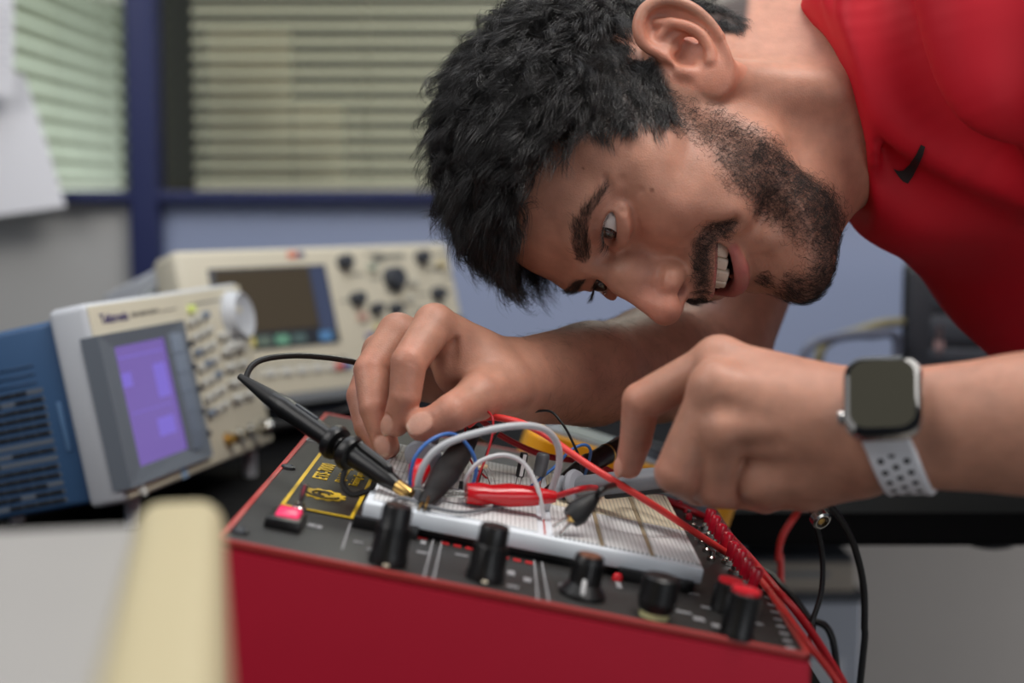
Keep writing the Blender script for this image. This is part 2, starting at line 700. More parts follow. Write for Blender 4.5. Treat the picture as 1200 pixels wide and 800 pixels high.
    # ears
    for s in (1, -1):
        L += [hell((s * 72, 14, -2), (8, 18, 26), rot=(-35, 0, 0), k=8)]
        L += [hell((s * 74, 24, 3), (7, 16, 17), k=6)]
        L += [ear_hollow(s), ear(s)]
    return L
# ------------------------------------------------------------------ arms, hands, trunk
def W3(px, py, Y):
    return np.array(P(px, py, Y))


def wchain(pts, rad, op='u', k=6, kin=2):
    """pts as (pixel x, pixel y, depth), radii in mm"""
    return chain([W3(*p) for p in pts], [r * 0.001 for r in rad], op, k * 0.001, kin * 0.001)


def wspl(pts, rad, op='u', k=6, n=4, kin=1.0):
    w = [tuple(W3(*p)) for p in pts]
    path = [np.array(v) for v in spline(w, n)]
    rr = []
    for i in range(len(path)):
        t = i / n
        j = min(int(t), len(rad) - 2)
        rr.append((rad[j] + (rad[j + 1] - rad[j]) * (t - j)) * 0.001)
    return chain(path, rr, op, k * 0.001, kin * 0.001)


def well(p, r, R=None, op='u', k=6):
    return ell(W3(*p), np.asarray(r) * 0.001, R, op, k * 0.001)


# right hand: pinching the red and grey probe, seen from the thumb side
RH = dict(
    index=[(509, 380, .862), (479, 425, .834), (475, 463, .831), (464, 496, .836)],
    middle=[(466, 390, .886), (435, 434, .866), (439, 478, .853), (452, 521, .848)],
    ring=[(446, 412, .912), (424, 464, .892), (431, 500, .878), (448, 526, .868)],
    little=[(442, 432, .936), (432, 478, .920), (441, 506, .906), (456, 524, .892)],
    thumb=[(590, 452, .872), (562, 464, .848), (530, 483, .826), (499, 500, .827)],
)
# left hand: back of the hand to the camera, gripping the grey probe
LH = dict(
    index=[(842, 424, .764), (752, 470, .776), (745, 516, .790), (737, 545, .800)],
    middle=[(838, 455, .742), (793, 553, .744), (818, 571, .766), (850, 577, .784)],
    ring=[(848, 503, .736), (837, 571, .747), (862, 576, .768), (892, 580, .784)],
    little=[(893, 560, .742), (877, 576, .757), (897, 583, .774), (914, 582, .786)],
    thumb=[(985, 478, .756), (915, 500, .792), (850, 536, .812), (796, 558, .826)],
)
R_WRIST = (612, 444, .900)
R_ELBOW = (830, 428, 1.090)
R_SHOULDER = np.array((.250, 1.215, 1.13))
L_WRIST = (1040, 499, .716)
L_ELBOW = np.array((.445, .63, .945))
L_SHOULDER = np.array((.42, .82, 1.18))
NECK_A = H((0, 14, -28)); NECK_B = np.array((.325, .995, 1.135))


def finger(j, rad, k=3.0):
    """bones plus slight knuckle swelling, creased on the inside by the bend"""
    L = [wchain(j, rad, k=0, kin=0.6)]
    return combine(L, 'u', k * 0.001)


NAILS = []


def arms_prims():
    L = []
    # ---- right arm
    sh = R_SHOULDER; el = W3(*R_ELBOW); wr = W3(*R_WRIST)
    m1 = el + (wr - el) * 0.33 + np.array((0, 0, .004)); m2 = el + (wr - el) * 0.68
    L += [chain([sh, sh + (el - sh) * .5, el], [.050, .045, .041], 'u', 0)]
    L += [chain([el, m1, m2, wr], [.040, .041, .032, .0245], 'u', .02, .01)]
    w2 = wr + np.array((0.0, 0.012, -0.004))
    L += [chain([m2, w2], [.030, .0235], 'u', .015)]
    h = RH
    for f, r0, r1 in (('index', 17, 12.2), ('middle', 16, 12.0), ('ring', 15, 11.5), ('little', 14, 10.5)):
        a = np.array(wr) + (W3(*h[f][0]) - wr) * 0.06
        L += [chain([a, W3(*h[f][0])], [r0 * .001, r1 * .001], 'u', .012)]
    L += [wchain([(606, 452, .890), h['thumb'][0], h['thumb'][1]], [16, 17.5, 13], k=14)]
    L += [well((560, 428, .878), (17, 17, 15), k=14)]
    L += [well((532, 434, .874), (12, 13, 15), k=12)]
    L += [wchain([(606, 455, .908), (520, 445, .925), (462, 440, .930)], [18, 16, 13], k=14)]
    L += [finger(h['little'], [10.5, 8.8, 7.8, 6.8])]
    L += [finger(h['ring'], [11.5, 9.8, 8.6, 7.4])]
    L += [finger(h['middle'], [12.4, 10.8, 9.6, 8.0])]
    L += [finger(h['index'], [12.6, 10.8, 9.5, 8.0])]
    L += [finger(h['thumb'], [16, 13, 11.3, 9.3], k=6)]
    L += [well((496, 498, .8255), (10, 7.5, 9.3), k=3)]
    # wrinkles over the joints
    for a, b in (((467, 414, .8210), (490, 421, .8240)), ((466, 420, .8205), (488, 427, .8235)), ((466, 461, .8195), (485, 459, .8195)), ((518, 486, .8125), (530, 470, .8125)), ((524, 491, .8125), (536, 475, .8125))):
        L += [wchain([a, b], [0.3, 0.3], op='s', k=2.6)]
    L += [wspl([(533, 398, .858), (530, 420, .857), (524, 440, .856)], [0.8, 1.2, .8], op='s', k=5)]
    # ---- left arm
    sh = L_SHOULDER; el = L_ELBOW; wr = W3(*L_WRIST)
    dirx = wr - el; dirx /= np.linalg.norm(dirx)
    up = np.array((0, 0, 1.0)); up -= dirx * (up @ dirx); up /= np.linalg.norm(up)
    L += [chain([sh, (sh + el) / 2, el], [.052, .047, .040], 'u', 0)]
    m = el + (wr - el) * .35
    L += [chain([el, m, wr + (el - wr) * .25], [.038, .041, .030], 'u', .02, .012)]
    for s, r in ((.82, .0185), (-1, .0205), (0, .0225)):
        L += [chain([wr + (el - wr) * .32 + up * s * .010, wr + up * s * .0105], [.027, r], 'u', .012)]
    h = LH
    starts = {'index': (1005, 474, .730), 'middle': (1006, 490, .723), 'ring': (1007, 508, .722), 'little': (1008, 535, .728)}
    for f, r0, r1 in (('index', 16, 12.8), ('middle', 17, 12.8), ('ring', 17, 12.2), ('little', 16, 12)):
        L += [wchain([L_WRIST, starts[f], h[f][0]], [19, r0 + 1.5, r1], k=13, kin=4)]
    L += [wchain([(1000, 540, .742), (945, 562, .752), (905, 572, .756)], [19, 17, 12], k=14)]
    L += [wchain([(1000, 480, .740), h['thumb'][0], h['thumb'][1]], [16, 17, 14], k=12)]
    L += [well((905, 485, .768), (30, 14, 24), k=14)]
    L += [finger(h['thumb'], [15, 13, 11, 9])]
    L += [finger(h['little'], [11.5, 9.8, 8.8, 7.4])]
    L += [finger(h['ring'], [12.2, 11.2, 9.6, 8])]
    L += [finger(h['middle'], [12.8, 11.8, 10, 8.2])]
    L += [finger(h['index'], [12.8, 10.8, 9.0, 7.6])]
    # knuckles and the hollows between them
    for p, r in ((h['index'][0], 12.8), (h['middle'][0], 13.4), (h['ring'][0], 12.6), (h['little'][0], 12.2)):
        L += [well((p[0] + 2, p[1], p[2]), (r, r, r), k=7)]
    for a, b in (((850, 478, .7205), (890, 487, .7115)), ((872, 530, .7220), (910, 525, .7135))):
        L += [wchain([a, b], [2.0, 1.4], op='s', k=9)]
    # nails as shallow plates
    for (tip, dip, nrm, w, l) in (
            (RH['index'][3], RH['index'][2], (-0.62, -0.75, 0.2), 5.4, 7.0),
            (RH['middle'][3], RH['middle'][2], (-0.25, -0.95, 0.2), 5.4, 7.0),
            (RH['thumb'][3], RH['thumb'][2], (0.0, -0.85, 0.5), 7.2, 8.6),
            (LH['index'][3], LH['index'][2], (-0.9, -0.42, 0.05), 5.2, 6.8)):
        t = W3(*tip); d = W3(*dip)
        ax = t - d; ax /= np.linalg.norm(ax)
        n = np.asarray(nrm, float); n -= ax * (n @ ax); n /= np.linalg.norm(n)
        R = np.stack([np.cross(ax, n), ax, n], 1)
        o = t + ax * 0.0008
        ks = np.arange(0.003, 0.016, 0.0002)
        dd = eval_at(L, (o[None] + ks[:, None] * n[None]).astype(np.float32))
        c = o + n * ks[int(np.argmin(np.abs(dd)))]
        rr = np.array((w, l, 2.0)) * 0.001
        NAILS.append((c, R, rr))
        L += [ell(c, rr * np.array((1.13, 1.13, 0.9)), R, 's', 0.0008)]
        L += [ell(c - n * 0.0014, rr * np.array((1, 1, 0.95)), R, 'u', 0.0005)]
    return L


def trunk_prims():
    L = []
    L += [chain([NECK_A, (NECK_A + NECK_B) / 2 + np.array((0, 0, -.006)), NECK_B], [.057, .058, .066], 'u', .03, .01)]
    # throat, larynx, sternomastoid
    L += [chain([H((0, -38, -92)), W3(990, 178, .975), W3(1060, 185, .99)], [.026, .025, .02], 'u', .028)]
    L += [chain([H((62, 14, -22)), W3(975, 105, .918), W3(1012, 140, .94)], [.012, .012, .010], 'u', .02)]
    L += [chain([H((0, 70, -10)), np.array((.27, 1.05, 1.17)), np.array((.36, 1.04, 1.15))], [.045, .05, .055], 'u', .04)]
    # inside the shirt
    L += [chain([L_SHOULDER, NECK_B, R_SHOULDER], [.045, .06, .045], 'u', .03)]
    L += [chain([NECK_B, np.array((.55, 1.04, 1.0)), np.array((.78, 1.09, .88))], [.07, .09, .09], 'u', .03)]
    return L


COLLAR_N = np.array((.952, .055, .304)); COLLAR_N /= np.linalg.norm(COLLAR_N)
COLLAR_P = W3(1008, 180, .93)


def shirt_prims():
    L = []
    bl = NECK_B
    # trunk and shoulders of the shirt
    L += [chain([W3(1040, 95, .985), W3(1120, 125, 1.01), W3(1260, 180, 1.06)], [.064, .083, .125], 'u', 0, .02)]
    L += [chain([W3(1260, 180, 1.06), np.array((.60, 1.07, .99)), np.array((.78, 1.06, .90))], [.125, .15, .155], 'u', .03, .02)]
    # hanging chest, its edge runs from the collar down to the right
    L += [chain([W3(1032, 196, .995), W3(1112, 250, 1.02), W3(1200, 320, 1.04), W3(1330, 425, 1.05)], [.020, .034, .052, .085], 'u', .05, .02)]
    L += [chain([W3(1036, 135, .966), W3(1085, 190, .975)], [.069, .063], 'u', .03)]
    # near shoulder and sleeve
    L += [chain([W3(1050, 10, .955), W3(1160, 30, .90), L_SHOULDER + np.array((-.02, 0, .0))], [.055, .070, .083], 'u', .04, .02)]
    L += [chain([L_SHOULDER, L_SHOULDER + (L_ELBOW - L_SHOULDER) * .72], [.083, .072], 'u', .03)]
    L += [chain([W3(1150, 55, .93), W3(1280, 195, .985), np.array((.50, 1.0, 1.0))], [.060, .086, .11], 'u', .05, .02)]
    # far shoulder and sleeve
    L += [chain([W3(1060, 60, 1.03), R_SHOULDER], [.06, .062], 'u', .04)]
    L += [chain([R_SHOULDER, R_SHOULDER + (W3(*R_ELBOW) - R_SHOULDER) * .22], [.062, .060], 'u', .02)]
    # folds: the yoke rolls over the shaded front
    L += [wspl([(1003, -20, .905), (1002, 50, .903), (1022, 108, .905), (1064, 150, .905), (1130, 190, .900), (1200, 232, .910)], [8, 8, 9, 11, 11, 7], k=24)]
    L += [wspl([(1118, -20, .845), (1132, 60, .842), (1152, 118, .84), (1180, 160, .850), (1225, 215, .875)], [18, 18, 18, 16, 10], k=50)]
    L += [wspl([(1052, -10, .872), (1076, 60, .868), (1110, 130, .866), (1160, 190, .86), (1220, 232, .85)], [8, 11, 12, 12, 8], op='s', k=40)]
    L += [wspl([(1020, 175, .915), (1060, 215, .915), (1110, 250, .912), (1180, 285, .90)], [5, 6, 6, 6], op='s', k=30)]
    # neckband
    L += [wspl([(985, -60, .955), (977, 0, .925), (996, 70, .905), (1008, 130, .905), (1020, 185, .918), (1010, 226, .970)], [6.5] * 6, k=6)]
    # cut open along the collar
    n = COLLAR_N.astype(np.float32); p0 = COLLAR_P.astype(np.float32)
    L += [Prim(lambda p: -((p - p0) @ n), COLLAR_P, .35, 'i', .004)]
    # room for the neck
    room = chain([NECK_A, (NECK_A + NECK_B) / 2 + np.array((0, 0, -.006)), NECK_B], [.0595, .0605, .066], 's', .004)
    nb = COLLAR_N.astype(np.float32)
    L += [Prim(lambda p: np.maximum(room.f(p), (p - p0) @ nb - .010), COLLAR_P, .14, 's', .004)]
    return L
# ------------------------------------------------------------------ the person: skin, hair, eyes, clothes
def lin(r, g, b): return np.array(srgb(r, g, b)[:3], np.float32)


def seg_dist(q, pts):
    """distance to a polyline and position along it (0..len-1)"""
    pts = np.asarray(pts, np.float32)
    best = np.full(len(q), 1e9, np.float32); pos = np.zeros(len(q), np.float32)
    for i in range(len(pts) - 1):
        a, b = pts[i], pts[i + 1]
        ab = b - a
        t = np.clip(((q - a) @ ab) / (ab @ ab), 0, 1)
        d = np.linalg.norm(q - a - t[:, None] * ab, axis=1)
        m = d < best
        best[m] = d[m]; pos[m] = (i + t)[m]
    return best, pos


def sstep(a, b, x):
    t = np.clip((x - a) / (b - a), 0, 1)
    return t * t * (3 - 2 * t)


BEARD_POLY = [(-24, 16), (-38, 6), (-40, -8), (-48, -20), (-59, -29), (-68, -40), (-70, -52), (-72, -72), (-78, -92), (-100, -96), (-100, -130), (-24, -130), (-22, -70), (-17, -46), (-10, -30), (-7, -10), (-10, 14)]
SCALP_POLY = [(-90, 80), (-70, 77), (-56, 66), (-53, 45), (-47, 25), (-40, 8), (-30, -4), (-12, -2), (8, 10), (18, 20), (24, 30), (26, 42), (30, 44), (44, 34), (52, 10), (60, -20), (72, -40), (130, -40), (130, 170), (-130, 170), (-130, 86)]
BROW = [(13, -101, 35), (25, -99.5, 38.5), (36, -95.5, 40.5), (44, -90, 38), (50, -83.5, 34), (56, -77, 29)]
BROW_W = [5.0, 5.2, 4.8, 3.8, 2.8, 1.6]
MUST = [(0, -100, -38.5), (10, -98, -37.5), (20, -92, -35.5), (29, -87, -34), (36, -82, -37.5), (40, -78, -44)]


def beard_density(q):
    q = q.astype(np.float32)
    ax = np.abs(q[:, 0])
    pd = poly_sdf(q[:, 1], q[:, 2], BEARD_POLY)
    d = sstep(1.5, -17.0, pd) * (0.55 + 0.45 * sstep(-18, -60, q[:, 2]))
    d = np.maximum(d, 0.75 * sstep(3, -5, pd) * sstep(-14, 2, q[:, 2]))
    low = sstep(-30, -14, q[:, 1] + 0.35 * (q[:, 2] + 60)) * (q[:, 2] < -40)
    d = np.clip(d * (1 + 0.35 * low), 0, 1)
    d *= np.where(q[:, 2] < -88, sstep(-128, -108, q[:, 2]) * 0.9 + 0.1, 1)
    qa = q.copy(); qa[:, 0] = ax
    m, pos = seg_dist(qa, MUST)
    d = np.maximum(d, sstep(7.5, 3.0, m) * 1.5 * np.where(pos < 0.4, 0.7, 1))
    sp = np.sqrt(((q - np.array((0, -87, -76), np.float32)) ** 2 * np.array((0.5, 0.4, 1), np.float32)).sum(1))
    d = np.maximum(d, sstep(8, 3, sp) * 0.8)
    ch = np.sqrt(((q - np.array((0, -84, -98), np.float32)) ** 2 * np.array((0.35, 0.3, 0.8), np.float32)).sum(1))
    d = np.maximum(d, sstep(14, 5, ch) * 0.8)
    return d


def scalp_mask(q):
    q = q.astype(np.float32)
    pd = poly_sdf(q[:, 1], q[:, 2], SCALP_POLY)
    ax = np.abs(q[:, 0])
    m = sstep(2, -5, pd)
    ear_zone = (ax > 77) & (q[:, 1] > 12) & (q[:, 1] < 62) & (q[:, 2] < 46)
    m[ear_zone] = 0
    ear2 = (ax > 68) & (q[:, 1] > 13) & (q[:, 1] < 45) & (q[:, 2] < 32)
    m[ear2] = 0
    return m


def brow_mask(q):
    qa = q.astype(np.float32).copy(); qa[:, 0] = np.abs(qa[:, 0])
    d, pos = seg_dist(qa, BROW)
    w = np.interp(pos, range(6), BROW_W)
    return sstep(1.15, 0.55, d / w)


LIP_U = [(-33, -78, -43.0), (-24, -86.5, -46.5), (-12, -94.5, -48.0), (0, -97.7, -48.7), (12, -94.5, -48.0), (24, -86.5, -46.5), (33, -78, -43.0)]
LIP_L = [(-33, -77, -44.5), (-24, -81, -53.5), (-12, -86.5, -61), (0, -88, -64), (12, -86.5, -61), (24, -81, -53.5), (33, -77, -44.5)]


def paint_skin(v, n):
    base = lin(185, 134, 112)
    col = np.tile(base, (len(v), 1)).astype(np.float32)
    q = Hinv(v).astype(np.float32)
    head = (np.linalg.norm(q - np.array((0, 0, 10), np.float32), axis=1) < 190) & (np.abs(q[:, 0]) < 96)
    hq = q[head]
    hc = col[head]

    def mix(c, w):
        nonlocal hc
        hc = hc + (c - hc) * w[:, None]
    # warmer nose, cheeks, ears
    nose = sstep(30, 8, np.linalg.norm(hq - np.array((0, -118, -18), np.float32), axis=1))
    mix(lin(200, 128, 108), nose * 0.55)
    chk = sstep(34, 8, np.linalg.norm(np.abs(hq * (1, 0, 0)) + hq * (0, 1, 1) - np.array((38, -84, -8), np.float32), axis=1))
    mix(lin(200, 132, 108), chk * 0.4)
    eax = np.abs(hq[:, 0])
    earm = (eax > 76) & (hq[:, 1] > -8) & (hq[:, 1] < 66) & (hq[:, 2] < 42) & (hq[:, 2] > -42)
    mix(lin(206, 132, 108), earm * 0.5)
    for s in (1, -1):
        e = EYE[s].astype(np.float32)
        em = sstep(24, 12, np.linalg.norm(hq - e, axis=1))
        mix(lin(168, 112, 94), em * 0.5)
    # lips and inside of the mouth
    for curve, wd in ((LIP_U, (1.5, 3.4, 4.8, 5.0, 4.8, 3.4, 1.5)), (LIP_L, (1.5, 4.4, 6.2, 6.8, 6.2, 4.4, 1.5))):
        d, pos = seg_dist(hq, curve)
        w = np.interp(pos, range(7), wd)
        mix(lin(176, 100, 96), sstep(1.15, 0.85, d / w) * 0.9)
    gap = d_ell(mouth_warp(hq).astype(np.float32), np.array((0, -84, -54), np.float32), np.array((31.5, 40, 5.6), np.float32))
    inside = (gap < 0.9) & (hq[:, 1] > -82 + 0.0 * hq[:, 0]) & (hq[:, 1] < -40) & (np.abs(hq[:, 0]) < 33)
    mix(lin(92, 34, 34), inside * 1.0)
    nos = np.minimum(np.linalg.norm(hq - np.array((7, -106, -26), np.float32), axis=1), np.linalg.norm(hq - np.array((-7, -106, -26), np.float32), axis=1))
    mix(lin(110, 58, 48), sstep(6.5, 4.0, nos) * 0.7)
    # stubble shade under beard, brows, scalp
    mix(lin(112, 84, 74), np.clip(beard_density(hq), 0, 1) * 0.42)
    mix(lin(90, 62, 50), brow_mask(hq) * 0.45)
    hv = v[head].astype(np.float32)
    clear = np.minimum(ear(1).f(hv), ear(-1).f(hv)) > 0.0006
    mix(lin(30, 22, 19), scalp_mask(hq) * 0.95 * clear)
    # small moles
    for p, r in (((62, -77, 2), 1.3), ((60, -69, 45), 1.0)):
        d = np.linalg.norm(hq - np.array(p, np.float32), axis=1)
        mix(lin(110, 66, 50), sstep(r * 1.4, r * 0.5, d) * 0.8)
    col[head] = hc
    # hands: redder knuckles and finger ends, paler nails
    for joints in (RH, LH):
        for f, js in joints.items():
            for i, j in enumerate(js[1:], 1):
                d = np.linalg.norm(v - W3(*j).astype(np.float32), axis=1)
                w = sstep(0.019, 0.009, d) * (0.35 if i < 3 else 0.5)
                col += (lin(204, 134, 112) - col) * w[:, None]
    for c, R, r in NAILS:
        a = ((v - c.astype(np.float32)) @ R.astype(np.float32)) / r.astype(np.float32)
        rr = np.sqrt(a[:, 0] ** 2 + a[:, 1] ** 2)
        on = sstep(1.02, 0.92, rr) * (np.abs(a[:, 2]) < 1.2)
        col += (lin(206, 154, 134) - col) * on[:, None]
        tip = on * sstep(0.62, 0.8, a[:, 1])
        col += (lin(216, 178, 158) - col) * tip[:, None]
    return col


def skin_material():
    m = bpy.data.materials.new('skin')
    m.use_nodes = True
    nt = m.node_tree; b = nt.nodes['Principled BSDF']
    at = nt.nodes.new('ShaderNodeAttribute'); at.attribute_name = 'tone'
    tc = nt.nodes.new('ShaderNodeTexCoord')
    n1 = nt.nodes.new('ShaderNodeTexNoise'); n1.inputs['Scale'].default_value = 90; n1.inputs['Detail'].default_value = 6
    nt.links.new(tc.outputs['Object'], n1.inputs['Vector'])
    hs = nt.nodes.new('ShaderNodeHueSaturation')
    mr = nt.nodes.new('ShaderNodeMapRange')
    mr.inputs['From Min'].default_value = 0.3; mr.inputs['From Max'].default_value = 0.7
    mr.inputs['To Min'].default_value = 0.88; mr.inputs['To Max'].default_value = 1.1
    nt.links.new(n1.outputs['Fac'], mr.inputs['Value'])
    nt.links.new(mr.outputs[0], hs.inputs['Value'])
    nt.links.new(at.outputs['Color'], hs.inputs['Color'])
    nt.links.new(hs.outputs['Color'], b.inputs['Base Color'])
    b.inputs['Roughness'].default_value = 0.48
    b.inputs['Specular IOR Level'].default_value = 0.42
    b.inputs['Subsurface Weight'].default_value = 0.22
    b.inputs['Subsurface Radius'].default_value = (1.0, 0.36, 0.2)
    b.inputs['Subsurface Scale'].default_value = 0.003
    v1 = nt.nodes.new('ShaderNodeTexVoronoi'); v1.inputs['Scale'].default_value = 900
    n2 = nt.nodes.new('ShaderNodeTexNoise'); n2.inputs['Scale'].default_value = 420; n2.inputs['Detail'].default_value = 4
    for t in (v1, n2): nt.links.new(tc.outputs['Object'], t.inputs['Vector'])
    mx = nt.nodes.new('ShaderNodeMath'); mx.operation = 'ADD'
    nt.links.new(v1.outputs['Distance'], mx.inputs[0]); nt.links.new(n2.outputs['Fac'], mx.inputs[1])
    bp = nt.nodes.new('ShaderNodeBump'); bp.inputs['Strength'].default_value = 0.22; bp.inputs['Distance'].default_value = 0.0005
    nt.links.new(mx.outputs[0], bp.inputs['Height'])
    nt.links.new(bp.outputs['Normal'], b.inputs['Normal'])
    return m


def hair_material(name, col, rough=0.45):
    m = bpy.data.materials.new(name); m.use_nodes = True
    nt = m.node_tree; b = nt.nodes['Principled BSDF']
    b.inputs['Base Color'].default_value = col
    b.inputs['Roughness'].default_value = rough
    b.inputs['Specular IOR Level'].default_value = 0.6
    return m


def strands(name, pts, rad, material, parent):
    """pts (N, m, 3) room metres; rad (m,) or (N,m)"""
    N, m, _ = pts.shape
    hc = bpy.data.hair_curves.new(name)
    hc.add_curves([m] * N)
    hc.attributes['position'].data.foreach_set('vector', np.ascontiguousarray(pts, np.float32).ravel())
    ra = hc.attributes.get('radius') or hc.attributes.new('radius', 'FLOAT', 'POINT')
    rr = np.broadcast_to(np.asarray(rad, np.float32), (N, m))
    ra.data.foreach_set('value', np.ascontiguousarray(rr).ravel())
    hc.materials.append(material)
    o = bpy.data.objects.new(name, hc)
    COL.objects.link(o)
    o.parent = parent
    return o


def unit(a): return a / (np.linalg.norm(a, axis=-1, keepdims=True) + 1e-9)


DOWN_L = np.array((0, 0, -1.0)) @ HR            # straight down, in head axes


def skull_push(p, gap):
    """keep hair outside the skull"""
    c = np.array((0, 3, 52.0)); r = np.array((75, 97, 80.0))
    d = d_ell(p - c, 0, r)
    nrm = unit((p - c) / r ** 2)
    return p + nrm * np.maximum(gap - d, 0)[:, None]


def make_hair(v, n, parent):
    q = Hinv(v); nl = unit(n @ HR)
    m = scalp_mask(q)
    cand = np.nonzero((m > 0.5) & (np.linalg.norm(q - (0, 5, 50), axis=1) < 125) & (np.abs(q[:, 0]) < 86))[0]
    for s in (1, -1):
        e = ear(s).f(v[cand].astype(np.float32))
        cand = cand[e > 0.0013]
    rng = np.random.default_rng(3)
    ncl, per, npt = 2400, 20, 10
    roots = rng.choice(cand, ncl, replace=False)
    p0 = q[roots]; n0 = nl[roots]
    top = sstep(35, 75, p0[:, 2]) * (0.55 + 0.45 * sstep(95, 20, p0[:, 1]))
    edge = sstep(0.35, 0.95, m[roots])
    front = sstep(-40, -80, p0[:, 1])
    L = (16 + 28 * top - 12 * front * top + rng.normal(0, 4, ncl)) * (0.62 + 0.38 * edge)
    L = np.where(p0[:, 2] < 22, L * np.interp(p0[:, 2], [-10, 22], [.5, 1]), L)
    L = np.clip(L, 6, 56)
    fwd = np.array((0, -1.0, 0.0))
    flow = DOWN_L[None] * 0.75 + fwd * 0.25 + rng.normal(0, 0.42, (ncl, 3))
    flow = unit(flow - n0 * (flow * n0).sum(1, keepdims=True))
    side = np.cross(n0, flow)
    cr = (1.2 + 4.2 * top) * rng.uniform(0.6, 1.3, ncl)
    om = 2 * PI / (rng.uniform(24, 40, ncl))
    ph = rng.uniform(0, 2 * PI, ncl)
    lift = (0.5 + 0.5 * top) * rng.uniform(0.6, 1.35, ncl)
    allp = np.zeros((ncl, per, npt, 3))
    offr = rng.normal(0, 1, (ncl, per, 2))
    spread0 = 2.5
    cnt = 0
    lenv = rng.uniform(0.82, 1.06, (ncl, per))
    wob = rng.normal(0, 1, (ncl, per, 3))
    phs = rng.normal(0, 0.22, (ncl, per))
    cur = p0[:, None, :] + spread0 * (offr[..., :1] * flow[:, None] + offr[..., 1:] * side[:, None])
    cur = skull_push(cur.reshape(-1, 3), -1.0).reshape(ncl, per, 3)
    center = p0.copy()
    for k in range(npt):
        t = k / (npt - 1)
        if k:
            d = unit(n0 * (lift * (1 - t) ** 1.5)[:, None] * 1.3 + flow * (0.25 + 1.25 * t) + DOWN_L * 0.45 * t)
            step = d[:, None] * (L[:, None] * lenv / (npt - 1))[..., None]
            cur = cur + step
        conv = 1 - 0.4 * t
        ang = om[:, None] * L[:, None] * t + ph[:, None] + phs
        c = np.cos(ang) - np.cos(ph[:, None] + phs)
        s = np.sin(ang) - np.sin(ph[:, None] + phs)
        amp = cr[:, None] * min(1, t * 1.6)
        pos = cur + amp[..., None] * (c[..., None] * side[:, None] + s[..., None] * (n0 * 0.8 + flow * 0.6)[:, None])
        pos = pos - (1 - conv) * spread0 * 0.9 * (offr[..., :1] * flow[:, None] + offr[..., 1:] * side[:, None])
        pos = pos + wob * 1.3 * t * t
        flat = skull_push(pos.reshape(-1, 3), 0.6 + 1.6 * min(1, 3 * t)) if k else pos.reshape(-1, 3)
        allp[:, :, k] = flat.reshape(ncl, per, 3)
    pts = H(allp.reshape(-1, npt, 3))
    rad = np.interp(np.linspace(0, 1, npt), [0, .7, 1], [.00011, .0001, .00003])
    o = strands('hair', pts, rad, hair_material('hair', (0.010, 0.008, 0.0075, 1), 0.34), parent)
    o['label'] = 'thick curly black hair'
    # flyaway hairs
    return o


def short_hairs(name, v, n, dens, N, length, rad, flow, curl, lift, material, parent, seed=5, npt=6, rough=0.35):
    rng = np.random.default_rng(seed)
    cand = np.nonzero(dens > 0.04)[0]
    pr = dens[cand].astype(np.float64); pr /= pr.sum()
    r = rng.choice(cand, N, p=pr)
    q = Hinv(v[r]) ; nl = unit(n[r] @ HR)
    rd = rng.normal(0, 1, (N, 3))
    q = q + 0.5 * (rd - nl * (rd * nl).sum(1, keepdims=True))
    fl = flow(q) + rng.normal(0, rough, (N, 3))
    fl = unit(fl - nl * (fl * nl).sum(1, keepdims=True))
    sd = np.cross(nl, fl)
    L = length * rng.uniform(0.5, 1.25, N)
    om = rng.uniform(0.35, 0.75, N) * (2 * PI / 9.0) * 1.6; ph = rng.uniform(0, 2 * PI, N)
    out = np.zeros((N, npt, 3))
    cur = q - nl * 0.3
    for k in range(npt):
        t = k / (npt - 1)
        if k:
            a = curl * np.sin(om * L * t + ph)
            d = unit(nl * (lift * (1 - 1.1 * t)) + fl + sd * a[:, None])
            cur = cur + d * (L / (npt - 1))[:, None]
        out[:, k] = cur
    return strands(name, H(out), np.interp(np.linspace(0, 1, npt), [0, .6, 1], [rad, rad * .9, rad * .3]), material, parent)


def make_eye(side, parent):
    e = H(EYE[side]); g = unit(H(GAZE) - e)
    fr = frame_from(g).to_4x4()
    fr.translation = Vector(e)
    r = 0.0121
    prof = []
    for k in range(41):
        a = PI * k / 40
        rr = r * math.sin(a); z = -r * math.cos(a)
        if z > r * 0.86:
            z += 0.0006 * (z / r - 0.86) / 0.14
        prof.append((max(rr, 1e-5), z))
    bm = bmesh.new()
    add_lathe(bm, prof, Matrix(), 36)
    for f in bm.faces:
        c = f.calc_center_median()
        rr = math.hypot(c.x, c.y)
        f.material_index = 0 if (c.z < 0 or rr > 0.0062) else (2 if rr < 0.0026 else 1)
    bm.transform(fr)
    o = link_bm('eye', bm, [EYE_WHITE, EYE_IRIS, EYE_PUPIL], parent, sharp=0)
    return o


